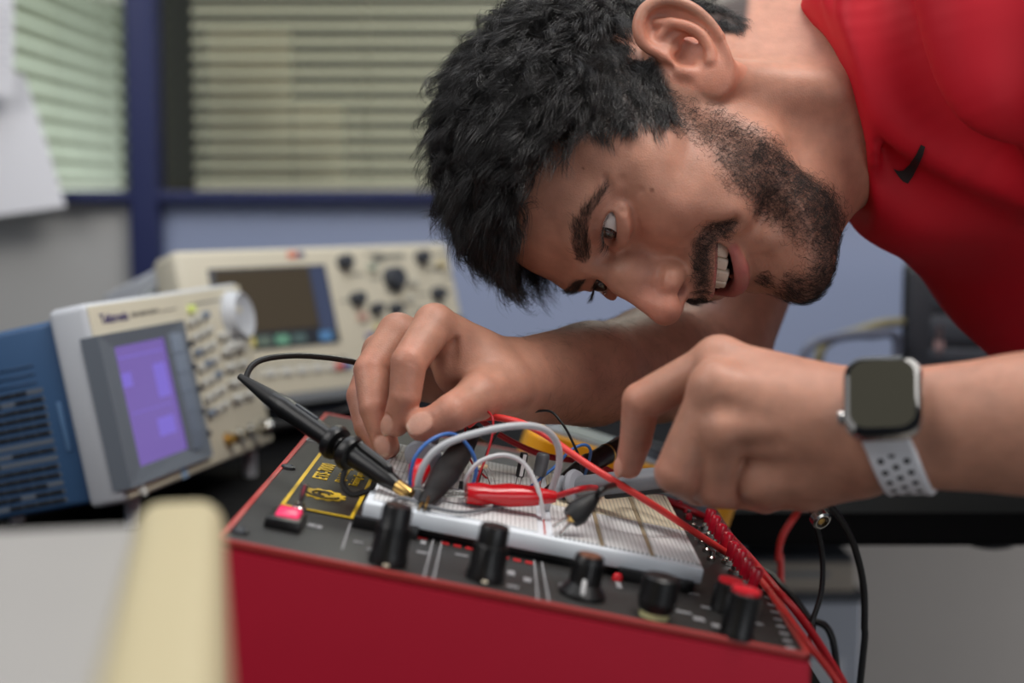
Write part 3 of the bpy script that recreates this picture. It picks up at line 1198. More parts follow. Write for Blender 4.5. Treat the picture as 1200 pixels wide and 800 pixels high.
def make_teeth(parent):
    bm = bmesh.new()
    widths = [8.6, 6.9, 7.6, 7.0, 7.0]
    for s in (1, -1):
        x = 0.0
        for i, w in enumerate(widths):
            xc = x + w / 2
            yc = -91.0 + 0.024 * xc * xc
            ang = math.atan2(2 * 0.024 * xc, 1.0)
            zt = -45.5 + 8.5 * (xc / 32) ** 2; ln = (10.5, 9.2, 10.0, 8.4, 7.6)[i]
            M = Matrix.Translation((s * xc, yc + 2.6, zt - ln / 2)) @ Matrix.Rotation(s * ang, 4, 'Z')
            n0 = len(bm.verts)
            add_box(bm, ((w - .2) / math.cos(ang) * .98, 5.5, ln), M, 1.5, 3)
            x += w
    bm.transform(Matrix.LocRotScale(Vector(HT), Matrix(HR.tolist()).to_quaternion(), Vector((.001,) * 3)))
    t = link_bm('teeth', bm, mat('tooth_enamel', srgb(232, 222, 204), 0.22, spec=0.6), parent)
    bm = bmesh.new()
    pts = [(x, -88.6 + 0.024 * x * x, -43.0 + 8.5 * (x / 32) ** 2) for x in (-32, -24, -16, -8, 0, 8, 16, 24, 32)]
    add_tube(bm, pts, 4.3, 10, 0, 4)
    bm.transform(Matrix.LocRotScale(Vector(HT), Matrix(HR.tolist()).to_quaternion(), Vector((.001,) * 3)))
    g = link_bm('gum', bm, mat('gum', srgb(196, 112, 108), 0.25, spec=0.6), t, sharp=0)
    return t


def mesh_normals(me):
    n = np.empty(len(me.vertices) * 3, np.float32)
    me.vertex_normals.foreach_get('vector', n)
    return n.reshape(-1, 3)


def build_person():
    global EYE_WHITE, EYE_IRIS, EYE_PUPIL
    ap = arms_prims()
    prims = head_prims() + trunk_prims() + ap
    hres = 0.00125 if ONLY is None else 0.002

    def mk():
        return keep_largest(*sdf_mesh(prims, hres))
    v, q = cached('body%g' % hres, mk)
    me = np_mesh('person', v, q)
    body = mesh_obj('person', me, skin_material())
    tag(body, 'smiling bearded man in a red t-shirt leaning over the red box, holding probes', 'person')
    n = mesh_normals(me)
    col = paint_skin(v, n)
    ca = me.color_attributes.new('tone', 'FLOAT_COLOR', 'POINT')
    ca.data.foreach_set('color', np.c_[col, np.ones(len(col), np.float32)].astype(np.float32).ravel())
    # eyes and teeth
    EYE_WHITE = mat('eye_white', srgb(214, 204, 198), 0.12, spec=0.6, coat=0.5)
    EYE_IRIS = mat('eye_iris', srgb(44, 27, 18), 0.1, spec=0.6, coat=0.8)
    EYE_PUPIL = mat('eye_pupil', (0.003, 0.003, 0.003, 1), 0.08, spec=0.6, coat=0.8)
    for s in (1, -1): make_eye(s, body)
    make_teeth(body)
    # hair
    make_hair(v, n, body)
    hm = hair_material('beard_hair', (0.014, 0.010, 0.008, 1), 0.5)
    ql = Hinv(v)
    near = np.linalg.norm(ql - (0, -40, -40), axis=1) < 120
    near &= np.abs(ql[:, 0]) < 84
    bd = np.zeros(len(v), np.float32); bd[near] = beard_density(ql[near])
    sideb = np.zeros(len(v), np.float32)
    bd *= (ql[:, 1] < 5) & ~((np.abs(ql[:, 0]) > 73) & (ql[:, 1] > -14))
    gap = d_ell(mouth_warp(ql).astype(np.float32), np.array((0, -84, -54), np.float32), np.array((31.5, 40, 5.6), np.float32))
    bd[(gap < 2.5) & near] = 0
    for curve, wd in ((LIP_U, (1.5, 3.0, 4.4, 4.6, 4.4, 3.0, 1.5)), (LIP_L, (1.5, 4.4, 6.2, 6.8, 6.2, 4.4, 1.5))):
        d, pos = seg_dist(ql[near].astype(np.float32), curve)
        w = np.interp(pos, range(7), wd)
        b2 = bd[near]; b2[d < w] = 0; bd[near] = b2

    def fl_beard(q):
        f = np.tile(np.array((0, 0.25, -1.0)), (len(q), 1))
        ms = (q[:, 2] > -50) & (q[:, 1] < -76)
        f[ms] = np.stack([np.sign(q[ms, 0]) * 0.8, np.zeros(ms.sum()), -np.ones(ms.sum())], 1)
        return f
    o = short_hairs('beard', v, n, bd, 12500, 9.5, .000062, fl_beard, 1.5, 0.6, hm, body, 5, 8, 0.5)
    o['label'] = 'short dark beard and moustache'
    for s in (1, -1):
        bw = np.zeros(len(v), np.float32)
        sel = near & (ql[:, 0] * s > 8) & (ql[:, 2] > 20)
        bw[sel] = brow_mask(ql[sel])

        def fl_brow(q, s=s):
            return np.tile(np.array((s * 0.9, 0.35, 0.35)), (len(q), 1)) + np.array((0, 0, -0.5)) * sstep(38, 50, np.abs(q[:, :1]))
        short_hairs('eyebrow', v, n, bw, 620, 8.5, .00006, fl_brow, 0.25, 0.45, hm, body, 6 + s, 5, 0.25)
        # lashes along the upper lid
        e = EYE[s]; rng = np.random.default_rng(20 + s)
        K = 70
        u = rng.uniform(-1, 1, K)
        base = np.stack([e[0] + s * (1 + 13.5 * u), e[1] - 12.8 + 6.5 * (np.clip(u, 0, 1)) ** 2 + 1.5 * np.clip(-u, 0, 1) ** 2, e[2] + 3.6 * (1 - u * u) ** .5 + 1.4 * u], 1)
        dirn = unit(np.stack([s * 0.5 * u, -1.0 * np.ones(K), -0.25 + rng.normal(0, .12, K)], 1))
        pts = np.stack([base + dirn * t * 8.0 + np.array((0, 0, 3.2)) * t * t for t in np.linspace(0, 1, 5)], 1)
        strands('eyelash', H(pts), [.00009, .00008, .00007, .00005, .00002], hm, body)
    # fine hair on the forearms
    am = np.zeros(len(v), np.float32)
    el = W3(*R_ELBOW); wr = W3(*R_WRIST)
    t = ((v - el) @ (wr - el)) / ((wr - el) @ (wr - el))
    d = np.linalg.norm(v - el - t[:, None] * (wr - el), axis=1)
    am[(t > 0.05) & (t < 1.02) & (d < .055)] = 1
    wl = W3(*L_WRIST)
    tl = ((v - L_ELBOW) @ (wl - L_ELBOW)) / ((wl - L_ELBOW) @ (wl - L_ELBOW))
    dl = np.linalg.norm(v - L_ELBOW - tl[:, None] * (wl - L_ELBOW), axis=1)
    am[(tl > 0.3) & (tl < 0.84) & (dl < .05)] = .7
    fa = unit((wr - el) @ HR)
    short_hairs('arm_hair', v, n, am, 2600, 11, .000035, lambda q: np.tile(fa * .6 + DOWN_L * .5, (len(q), 1)), 0.4, 0.5, hair_material('arm_hair', (0.03, 0.018, 0.012, 1)), body, 9, 5, 0.45)
    # ---------------- clothes
    sv, sq = cached('shirt', lambda: keep_largest(*sdf_mesh(shirt_prims(), 0.0026)))
    red = bpy.data.materials.new('red_jersey'); red.use_nodes = True
    nt = red.node_tree; b = nt.nodes['Principled BSDF']
    b.inputs['Base Color'].default_value = srgb(204, 5, 36)
    b.inputs['Roughness'].default_value = 0.62
    b.inputs['Sheen Weight'].default_value = 0.12
    b.inputs['Sheen Tint'].default_value = srgb(255, 90, 90)
    tc = nt.nodes.new('ShaderNodeTexCoord')
    wv = nt.nodes.new('ShaderNodeTexNoise'); wv.inputs['Scale'].default_value = 1500
    nt.links.new(tc.outputs['Object'], wv.inputs['Vector'])
    bp = nt.nodes.new('ShaderNodeBump'); bp.inputs['Strength'].default_value = 0.12; bp.inputs['Distance'].default_value = 0.0006
    nt.links.new(wv.outputs['Fac'], bp.inputs['Height']); nt.links.new(bp.outputs['Normal'], b.inputs['Normal'])
    shirt = mesh_obj('t_shirt', np_mesh('t_shirt', sv, sq), red, body)
    # dark curved tick on the chest: wrapped onto the cloth
    from mathutils.bvhtree import BVHTree
    bvh = BVHTree.FromPolygons([tuple(x) for x in sv], [tuple(int(i) for i in f) for f in sq])
    outl = [(1047, 197), (1053, 199.5), (1059, 199), (1066, 192), (1074, 180), (1079, 169), (1084, 171.5), (1082, 181), (1076, 195), (1070, 206), (1064, 214.5), (1058, 212), (1052, 205)]
    eye = Vector((0, 0, CAMZ))
    dense = []
    m = len(outl)
    bm = bmesh.new()

    def onto(px, py):
        d = (P(px, py, 1.0) - eye).normalized()
        h = bvh.ray_cast(eye, d)
        return (h[0] + h[1] * (0.0009 if h[1].dot(d) < 0 else -0.0009)) if h[0] else P(px, py, .93)
    vs2 = [bm.verts.new((x, y, 0)) for x, y in outl]
    f = bm.faces.new(vs2)
    bmesh.ops.triangulate(bm, faces=[f])
    bmesh.ops.subdivide_edges(bm, edges=bm.edges[:], cuts=3, use_grid_fill=True)
    for vv in bm.verts: vv.co = onto(vv.co.x, vv.co.y)
    link_bm('chest_mark', bm, mat('dark_print', srgb(38, 30, 32), 0.6), shirt, sharp=0)
    # trousers and shoes: he stands in the corner of the benches
    L = [chain([np.array((.76, 1.05, .90)), np.array((.82, 1.06, .84))], [.155, .165], 'u', 0)]
    for dy, fx in ((-.11, .80), (.11, .86)):
        L += [chain([np.array((.83, 1.06 + dy * .8, .80)), np.array((fx + .01, 1.06 + dy, .47)), np.array((fx + .03, 1.06 + dy * 1.1, .07))], [.098, .07, .055], 'u', .04, .02)]
    tv, tq = sdf_mesh(L, 0.006)
    mesh_obj('trousers', np_mesh('trousers', tv, tq), mat('dark_denim', srgb(40, 44, 58), 0.8, noise=.15, nscale=300), body)
    for dy, fx in ((-.121, .83), (.121, .89)):
        c = np.array((fx, 1.06 + dy, .0))
        S = [chain([c + (0.03, 0, .055), c + (-.06, 0, .045), c + (-.17, 0, .035)], [.05, .046, .034], 'u', .0),
             Prim(lambda p: -(p[:, 2] - 0.004), c, .3, 'i', .004)]
        s_v, s_q = sdf_mesh(S, 0.005)
        mesh_obj('shoe', np_mesh('shoe', s_v, s_q), mat('black_leather', (.015, .015, .016, 1), 0.4), body)
    return body
# ------------------------------------------------------------------ the room
BENCH = 0.76
Z3 = Matrix()


def struct(name, bm, m, smooth=False, parent=None):
    o = link_bm(name, bm, m, parent, smooth)
    if parent is None: o['kind'] = 'structure'
    return o


def boxobj(name, lo, hi, m, bevel=0.0, parent=None):
    bm = bmesh.new()
    lo = Vector(lo); hi = Vector(hi)
    add_box(bm, hi - lo, Matrix.Translation((lo + hi) / 2), bevel)
    return link_bm(name, bm, m, parent, bevel > 0)


M_NAVY = mat('navy_frame', srgb(40, 48, 92), 0.45, noise=.05, nscale=30)
M_PANEL_R = mat('blue_grey_panel', srgb(160, 172, 202), 0.33, spec=0.5, noise=.02, nscale=8)
M_PANEL_L = mat('grey_panel', srgb(186, 186, 184), 0.5, noise=.02, nscale=8)
M_WALLLOW = mat('lower_wall_paint', srgb(186, 180, 174), 0.8, noise=.03, nscale=12)
PY = 2.25       # plane of the glazed partition
RZ = P(300, 230, PY).z


def build_room():
    bm = bmesh.new()
    add_box(bm, (5.2, 6.4, .05), Matrix.Translation((0.2, 2.0, -.025)))
    fm = mat('floor_vinyl', srgb(150, 146, 140), 0.5, noise=.08, nscale=25)
    struct('floor', bm, fm)
    # partition: panels below the rail, glass above
    xp = P(171, 150, PY).x
    bm = bmesh.new(); add_box(bm, (2.2, .03, RZ - .70), Matrix.Translation((xp + 1.1, PY + .02, RZ / 2 + .35)))
    struct('wall_back', bm, M_PANEL_R)
    bm = bmesh.new(); add_box(bm, (2.2, .03, .70), Matrix.Translation((xp + 1.1, PY + .021, .35)))
    struct('wall_under_bench', bm, M_WALLLOW)
    bm = bmesh.new(); add_box(bm, (1.8, .03, RZ), Matrix.Translation((xp - .9, PY + .02, RZ / 2)))
    struct('wall_left', bm, M_PANEL_L)
    bm = bmesh.new()
    add_box(bm, (.044, .06, 2.5), Matrix.Translation((xp, PY, 1.25)), .003)
    struct('trim_1', bm, M_NAVY, True)
    bm = bmesh.new()
    add_box(bm, (4.0, .05, .018), Matrix.Translation((xp + .2, PY, RZ)), .002)
    struct('trim_2', bm, M_NAVY, True)
    bm = bmesh.new()
    add_box(bm, (4.0, .05, .03), Matrix.Translation((xp + .2, PY, 2.35)), .002)
    struct('trim_3', bm, M_NAVY, True)
    # glass
    g = bpy.data.materials.new('clear_glass'); g.use_nodes = True
    nt = g.node_tree; nt.nodes.clear()
    out = nt.nodes.new('ShaderNodeOutputMaterial'); mix = nt.nodes.new('ShaderNodeMixShader')
    tr = nt.nodes.new('ShaderNodeBsdfTransparent'); gl = nt.nodes.new('ShaderNodeBsdfGlossy')
    tr.inputs['Color'].default_value = (.93, .95, .93, 1)
    gl.inputs['Roughness'].default_value = .03
    mix.inputs[0].default_value = .06
    nt.links.new(tr.outputs[0], mix.inputs[1]); nt.links.new(gl.outputs[0], mix.inputs[2]); nt.links.new(mix.outputs[0], out.inputs[0])
    bm = bmesh.new(); add_box(bm, (2.1, .006, 1.28), Matrix.Translation((xp + 1.08, PY + .012, RZ + .66)))
    struct('window_1', bm, g)
    bm = bmesh.new(); add_box(bm, (1.7, .006, 1.28), Matrix.Translation((xp - .88, PY + .012, RZ + .66)))
    struct('window_2', bm, g)
    # neighbouring room seen through the blinds
    wm = mat('far_wall_paint', srgb(74, 70, 62), .8, noise=.04, nscale=4)
    bm = bmesh.new(); add_box(bm, (5, .05, 2.6), Matrix.Translation((.3, 5.0, 1.3)))
    struct('wall_far', bm, wm)
    # daylight window on its left wall: the bright sky outside
    xw = -1.25
    bm = bmesh.new()
    for lo, hi in (((xw - .1, 2.3, 0), (xw - .05, 5.0, .8)), ((xw - .1, 2.3, 2.2), (xw - .05, 5.0, 2.6)), ((xw - .1, 2.3, .8), (xw - .05, 3.0, 2.2)), ((xw - .1, 4.9, .8), (xw - .05, 5.0, 2.2))):
        lo = Vector(lo); hi = Vector(hi); add_box(bm, hi - lo, Matrix.Translation((lo + hi) / 2))
    struct('wall_side', bm, wm)
    bm = bmesh.new(); add_box(bm, (.01, 1.9, 1.4), Matrix.Translation((xw - .09, 3.95, 1.5)))
    sky = mat('daylight_pane', srgb(225, 235, 225), .3, emit=srgb(226, 236, 222), estr=.8)
    struct('window_3', bm, sky)

    # venetian blinds
    def blind(name, label, M, w, z0, z1, pitch, slat_w, tilt, m, group=None):
        t = thing(name, label, 'window blind', group=group)
        t.matrix_basis = M
        bm = bmesh.new()
        n = int((z1 - z0) / pitch)
        for k in range(n):
            z = z0 + (k + .5) * pitch
            R = Matrix.Translation((0, 0, z)) @ Matrix.Rotation(tilt, 4, 'X')
            prof = [(-slat_w / 2 + slat_w * i / 4, .0022 * math.cos(PI * (i / 4 - .5))) for i in range(5)]
            up = [(y, zz + .0004) for y, zz in prof]; dn = [(y, zz - .0004) for y, zz in prof][::-1]
            lp = up + dn
            a = [bm.verts.new(R @ Vector((-w / 2, y, zz))) for y, zz in lp]
            b = [bm.verts.new(R @ Vector((w / 2, y, zz))) for y, zz in lp]
            for i in range(len(lp)):
                j = (i + 1) % len(lp)
                bm.faces.new((a[i], b[i], b[j], a[j]))
            bm.faces.new(a[::-1]); bm.faces.new(b)
        link_bm('slats', bm, m, t, True, 50)
        bm = bmesh.new(); add_box(bm, (w, .03, .03), Matrix.Translation((0, 0, z1 + .012)), .003)
        link_bm('head_rail', bm, m, t)
        bm = bmesh.new(); add_box(bm, (w, .022, .012), Matrix.Translation((0, 0, z0 - .004)), .003)
        link_bm('bottom_rail', bm, m, t)
        for s in (-.36, -.12, .12, .36):
            bm = bmesh.new(); add_cyl(bm, (s * w, -slat_w * .36, z0), (s * w, -slat_w * .36, z1), .0009, 6)
            link_bm('ladder_cord', bm, m, t)
        return t
    sm = mat('blind_slat', srgb(212, 206, 184), .55, noise=.03, nscale=5)
    blind('venetian_blind', 'beige horizontal venetian blind behind the wide pane right of the blue post', Matrix.Translation((xp + 1.06, PY + .075, 0)), 2.0, RZ + .015, 2.3, .0245, .025, math.radians(30), sm)
    sm2 = mat('green_white_slat', srgb(178, 182, 160), .35, noise=.03, nscale=5)
    M = Matrix.Translation((-1.2, 3.95, 0)) @ Matrix.Rotation(PI / 2, 4, 'Z')
    blind('venetian_blind', 'greenish venetian blind seen at an angle behind the pane left of the blue post', M, 1.9, .9, 2.2, .052, .05, math.radians(-22), sm2)

    # sheets pinned up behind the right-hand blind
    pm = mat('pale_paper', srgb(226, 214, 196), .7, noise=.04, nscale=20)
    for (x0, x1, y0, y1, lab) in ((246, 340, 36, 224, 'large pale notice sheet behind the beige blind, nearest the blue post'), (346, 402, 122, 224, 'short pale notice sheet behind the beige blind, beside the large sheet')):
        a = P(x0, y1, PY + .115); b = P(x1, y0, PY + .115)
        bm = bmesh.new()
        add_box(bm, (b.x - a.x, .0012, b.z - a.z), Matrix.Translation(((a.x + b.x) / 2, PY + .115, (a.z + b.z) / 2)))
        tag(link_bm('notice_sheet', bm, pm, None, False), lab, 'paper', 'notice sheets behind the blind')
    # white sheets taped to the left pane
    wp = mat('white_paper', srgb(238, 238, 242), .7)
    ink = mat('pencil_grey', srgb(130, 132, 140), .8)

    def sheet(outline, depth, bulge, lab, marks=()):
        t = thing('paper_sheet', lab, 'paper', group='sheets taped by the post')
        a = [P(x, y, depth) for x, y in outline]
        # a rectangular piece of paper, bent forward towards its free corner
        n, m = 8, 10
        bm = bmesh.new()
        top = [[None] * (n + 1) for _ in range(m + 1)]
        bot = [[None] * (n + 1) for _ in range(m + 1)]
        for j in range(m + 1):
            for i in range(n + 1):
                u, v = i / n, j / m
                p = (a[0] * (1 - u) + a[1] * u) * (1 - v) + (a[3] * (1 - u) + a[2] * u) * v
                off = -bulge * (v ** 1.5) * (.4 + .6 * u)
                top[j][i] = bm.verts.new(p + Vector((0, off, 0)))
                bot[j][i] = bm.verts.new(p + Vector((0, off + .0006, 0)))
        for j in range(m):
            for i in range(n):
                bm.faces.new((top[j][i], top[j + 1][i], top[j + 1][i + 1], top[j][i + 1]))
                bm.faces.new((bot[j][i], bot[j][i + 1], bot[j + 1][i + 1], bot[j + 1][i]))
        link_bm('sheet', bm, wp, t)
        if marks:
            bm = bmesh.new()
            for (x0, y0, x1, y1) in marks:
                p0 = P(x0, y0, depth - .0012 - bulge * .3); p1 = P(x1, y1, depth - .0012 - bulge * .3)
                add_cyl(bm, p0, p1, .0007, 5)
            link_bm('pencil_lines', bm, ink, t)
    sheet([(-70, 60), (28, 88), (84, 242), (-70, 262)], PY - .045, .03, 'white paper sheet with a slanted edge hanging lowest left of the blue post')
    marks = [(1, 8 + 9 * k, 6 + (k * 7) % 5, 10 + 9 * k) for k in range(11)]
    sheet([(-60, -60), (15, -60), (17, 112), (-60, 118)], PY - .085, .004, 'narrow white sheet with small grey jottings, above the slanted sheet', marks)
# ------------------------------------------------------------------ benches, scopes, the things at the back
M_BLACK = mat('black_laminate', srgb(17, 17, 18), .65, spec=.06, noise=.12, nscale=80)
M_STEEL = mat('dark_steel', srgb(60, 62, 66), .4, metal=.6)
M_BEIGE = mat('beige_plastic', srgb(212, 205, 184), .5, noise=.02, nscale=40)
M_LGREY = mat('light_grey_plastic', srgb(196, 200, 206), .45, noise=.02, nscale=40)
M_GREY = mat('mid_grey_plastic', srgb(120, 124, 128), .5)
M_DGREY = mat('dark_grey_plastic', srgb(58, 62, 70), .5)
M_BLUEC = mat('blue_casing', srgb(58, 92, 132), .5, noise=.03, nscale=40)
M_KEY = mat('pale_key', srgb(206, 206, 200), .5)
M_BKEY = mat('blue_grey_key', srgb(128, 140, 158), .5)
M_RUB = mat('black_rubber', srgb(20, 20, 21), .55, bump=.1, bscale=900)
M_BLK = mat('black_plastic', srgb(17, 17, 18), .35, bump=.05, bscale=700)
M_METAL = mat('nickel', srgb(190, 188, 182), .22, metal=1.0)
M_BRASS = mat('brass', srgb(196, 160, 96), .28, metal=1.0)
M_DARK = mat('shadow_black', srgb(10, 10, 11), .8)


def build_bench():
    t = thing('workbench', 'black L-shaped workbench carrying the instruments and the red training box', 'workbench', (0, 0, 0))
    xe = 0.178; ye = P(1000, 602, 1.26).y
    zt = BENCH; th = .030
    ye = PZ(1000, 600, BENCH).y
    poly = [(-1.35, 0.02), (xe, 0.02), (xe, ye), (1.6, ye), (1.6, PY - .03), (-1.35, PY - .03)]
    bm = bmesh.new()
    add_prism(bm, poly, zt - th, zt)
    bmesh.ops.bevel(bm, geom=[e for e in bm.edges if abs(e.verts[0].co.z - e.verts[1].co.z) < 1e-5], offset=.0025, segments=2, affect='EDGES')
    link_bm('top', bm, M_BLACK, t)
    for x, y in ((-1.28, .10), (xe - .08, .10), (xe + .02, ye + .10), (1.5, ye + .1), (1.5, PY - .12), (-1.28, PY - .12)):
        bm = bmesh.new(); add_box(bm, (.05, .05, zt - th), Matrix.Translation((x, y, (zt - th) / 2)), .004)
        link_bm('leg', bm, M_STEEL, t)
    c = P(1168, 630, ye + .03)
    bm = bmesh.new(); add_lathe(bm, [(.012, -.006), (.022, -.003), (.026, .004), (.026, .008)], Matrix.Translation((c.x, ye + .05, zt - th - .008)), 20)
    link_bm('cable_grommet', bm, M_STEEL, t)


def slot_box(bm, M, w, h, d, mi=0):
    add_box(bm, (w, h, d), M, min(w, h) * .3, 2, mi)


def knob(bm, M, r, h, mi=0, n=20):
    add_lathe(bm, [(r * 1.12, 0), (r * 1.1, h * .15), (r, h * .3), (r * .95, h * .9), (r * .82, h)], M, n, mi)


def build_scope_left():
    F = Vector((.235, .972, 0)).normalized(); N = Vector((F.y, -F.x, 0))
    th = math.radians(12)
    up = Vector((0, 0, math.cos(th))) - N * math.sin(th)
    out = N * math.cos(th) + Vector((0, 0, math.sin(th)))
    O = P(150, 590, 1.15)
    t = thing('oscilloscope', 'blue and beige oscilloscope with a lit purple screen, tilted back at the left', 'oscilloscope')
    M = Matrix((F, up, out)).transposed().to_4x4(); M.translation = O
    t.matrix_basis = M
    W, Hh = .30, .168
    # bezel: front shell
    bm = bmesh.new(); add_box(bm, (W, Hh, .036), Matrix.Translation((W / 2, Hh / 2, -.018)), .006, 3)
    link_bm('front_shell', bm, M_LGREY, t)
    bm = bmesh.new()
    add_box(bm, (W - .006, Hh - .006, .003), Matrix.Translation((W / 2, Hh / 2, .0005)), .0014, 2)
    fp = link_bm('front_panel', bm, M_BEIGE, t)
    # blue casing behind it
    bm = bmesh.new(); add_box(bm, (W - .012, Hh - .012, .105), Matrix.Translation((W / 2, Hh / 2 - .002, -.036 - .0525)), .005, 3)
    cs = link_bm('casing', bm, M_BLUEC, t)
    bm = bmesh.new(); bm2 = bmesh.new(); bm3 = bmesh.new()
    for k in range(17):
        y = .012 + k * .0072
        ln = .07
        zc = -.058 - ln / 2 + .0 * k
        if k > 13:
            add_tube(bm, [(.0058, y, -.05 - .012), (.0058, y, -.05 - .06)], .0008, 6, 0, 0)
            continue
        R = Matrix.Translation((.0058, y, zc))
        add_box(bm2, (.0006, .0037, ln), R, 0)
        for j in range(5):
            if (k * 5 + j * 3) % 11 in (0,) or (k in (5, 7) and j > 0): continue
            add_box(bm3, (.0014, .0033, .0126), Matrix.Translation((.0058, y, zc - ln / 2 + .008 + j * .0135)), 0)
    link_bm('slot_outlines', bm, mat('blue_shadow_groove', srgb(44, 70, 102), .6), cs)
    link_bm('vent_slots', bm2, mat('vent_grey', srgb(104, 112, 122), .7), cs, False)
    link_bm('vent_openings', bm3, M_DARK, cs, False)
    bm = bmesh.new(); add_box(bm, (.002, .042, .0045), Matrix.Translation((.0056, .072, -.046)), .0009)
    link_bm('release_tab', bm, mat('blue_tab', srgb(92, 128, 168), .5), cs)
    # grey screen surround that wraps the near edge
    bm = bmesh.new()
    sx0, sx1, sy0, sy1 = .024, .112, .026, .128
    ox0, ox1, oy0, oy1 = -.0012, .152, .012, .140
    zf, zr = .0068, -.001

    def quad(a, b, c, d): bm.faces.new([bm.verts.new(Vector(x)) for x in (a, b, c, d)])
    quad((ox0, oy0, zf), (ox1, oy0, zf), (sx1, sy0, zf - .003), (sx0, sy0, zf - .002))
    quad((ox1, oy1, zf), (ox0, oy1, zf), (sx0, sy1, zf - .002), (sx1, sy1, zf - .002))
    quad((ox0, oy1, zf), (ox0, oy0, zf), (sx0, sy0, zf - .002), (sx0, sy1, zf - .002))
    quad((ox1, oy0, zf), (ox1, oy1, zf), (sx1, sy1, zf - .002), (sx1, sy0, zf - .002))
    quad((ox0, oy0, zf), (ox0, oy1, zf), (ox0, oy1, -.010), (ox0, oy0, -.010))
    quad((ox1, oy1, zf), (ox1, oy0, zf), (ox1, oy0, 0), (ox1, oy1, 0))
    quad((ox0, oy1, zf), (ox1, oy1, zf), (ox1, oy1, 0), (ox0, oy1, 0))
    quad((ox1, oy0, zf), (ox0, oy0, zf), (ox0, oy0, 0), (ox1, oy0, 0))
    bmesh.ops.remove_doubles(bm, verts=bm.verts, dist=1e-5)
    bmesh.ops.recalc_face_normals(bm, faces=bm.faces)
    link_bm('screen_surround', bm, mat('surround_grey', srgb(112, 120, 130), .5), t, False)
    bm = bmesh.new(); add_box(bm, (sx1 - sx0 + .004, sy1 - sy0 + .004, .002), Matrix.Translation(((sx0 + sx1) / 2, (sy0 + sy1) / 2, .0020)))
    scr = link_bm('screen', bm, mat('lit_purple_screen', (.02, .015, .04, 1), .25, emit=srgb(120, 98, 172), estr=.85), t, False)
    bm = bmesh.new()
    for (x, y, w, h) in ((.036, .099, .016, .012), (.095, .092, .022, .03), (.086, .052, .03, .016), (.068, .07, .07, .0008), (.068, .118, .078, .0012)):
        add_box(bm, (w, h, .0004), Matrix.Translation((x, y, .0031)))
    link_bm('screen_blocks', bm, mat('lit_violet_block', (.02, .015, .05, 1), .3, emit=srgb(122, 104, 198), estr=.95), scr, False)
    # soft keys beside the screen
    bm = bmesh.new()
    add_box(bm, (.024, .108, .004), Matrix.Translation((.133, .076, .0045)), .0015)
    for k in range(1, 6):
        add_box(bm, (.024, .0008, .0045), Matrix.Translation((.133, .022 + k * .018, .0047)), 0)
    link_bm('soft_key_column', bm, M_BKEY, t)
    for k in range(5):
        bm = bmesh.new(); add_box(bm, (.009, .006, .006), Matrix.Translation((.153, .033 + k * .021, .005)), .0015)
        link_bm('soft_key', bm, M_DGREY, t)
    # key field
    rng = random.Random(4)
    cols = [.171, .187, .203]
    for i, x in enumerate(cols):
        for j in range(7):
            y = .050 + j * .0145 + (i * .002)
            bm = bmesh.new()
            add_box(bm, (.0095, .0068, .007), Matrix.Translation((x, y, .0042)), .0018)
            bmk = M_KEY if (i + j) % 4 else M_BKEY
            k = link_bm('key', bm, bmk, t)
    for j in range(5):
        for x in (.232, .262):
            bm = bmesh.new(); add_box(bm, (.022 if x < .25 else .019, .0068, .007), Matrix.Translation((x, .056 + j * .0155, .0042)), .0022)
            link_bm('key', bm, M_KEY, t)
    bm = bmesh.new()
    for i, x in enumerate(cols):
        for j in range(7):
            add_box(bm, (.009, .0018, .0004), Matrix.Translation((x - .002, .0455 + j * .0145 + i * .002, .0021)))
    for j in range(4):
        add_box(bm, (.05, .0012, .0004), Matrix.Translation((.248, .0495 + j * .0155, .0021)))
    add_box(bm, (.08, .0016, .0004), Matrix.Translation((.215, .153, .0021)))
    link_bm('panel_legends', bm, mat('legend_grey', srgb(110, 112, 116), .6), fp, False)
    bm = bmesh.new(); add_box(bm, (.010, .007, .007), Matrix.Translation((.178, .149, .004)), .002)
    link_bm('lit_key', bm, mat('yellow_green_key', srgb(204, 214, 132), .5, emit=srgb(200, 214, 110), estr=.25), t)
    # big dial
    bm = bmesh.new()
    Md = Matrix.Translation((.266, .134, .001))
    add_lathe(bm, [(.0265, 0), (.0265, .004), (.0245, .006), (.0240, .012), (.0220, .0145), (.0205, .0135), (.006, .0125), (.0001, .0125)], Md, 36)
    dl = link_bm('dial', bm, M_LGREY, t)
    bm = bmesh.new(); add_lathe(bm, [(.0045, 0), (.0040, .001), (.0001, .0005)], Md @ Matrix.Translation((-.008, .006, .0126)), 16)
    link_bm('finger_dimple', bm, M_BEIGE, dl)
    for x in (.238, .256):
        bm = bmesh.new(); knob(bm, Matrix.Translation((x, .106, .001)), .0055, .010)
        link_bm('small_knob', bm, M_KEY, t)
    # sockets, blue badge, power key
    for i, x in enumerate((.196, .224, .250, .276)):
        bm = bmesh.new()
        add_lathe(bm, [(.0072, 0), (.0072, .003), (.0048, .003), (.0048, .012), (.0034, .012), (.0034, .004), (.0001, .004)], Matrix.Translation((x, .020, .001)), 20)
        link_bm('coaxial_socket', bm, M_METAL if i else M_BRASS, t)
    bm = bmesh.new(); add_box(bm, (.012, .012, .002), Matrix.Translation((.100, .0075, .002)), .0008)
    link_bm('blue_badge', bm, mat('badge_blue', srgb(150, 176, 206), .4), t)
    bm = bmesh.new(); add_lathe(bm, [(.0055, 0), (.0055, .002), (.0045, .004), (.0001, .0042)], Matrix.Translation((.022, .0058, .001)), 20)
    link_bm('power_key', bm, M_KEY, t)
    bm = bmesh.new()
    me = text_mesh('Tektronix', .0115, .0004, 'LEFT', True)
    add_mesh(bm, me, Matrix.Translation((.016, .1525, .0023)))
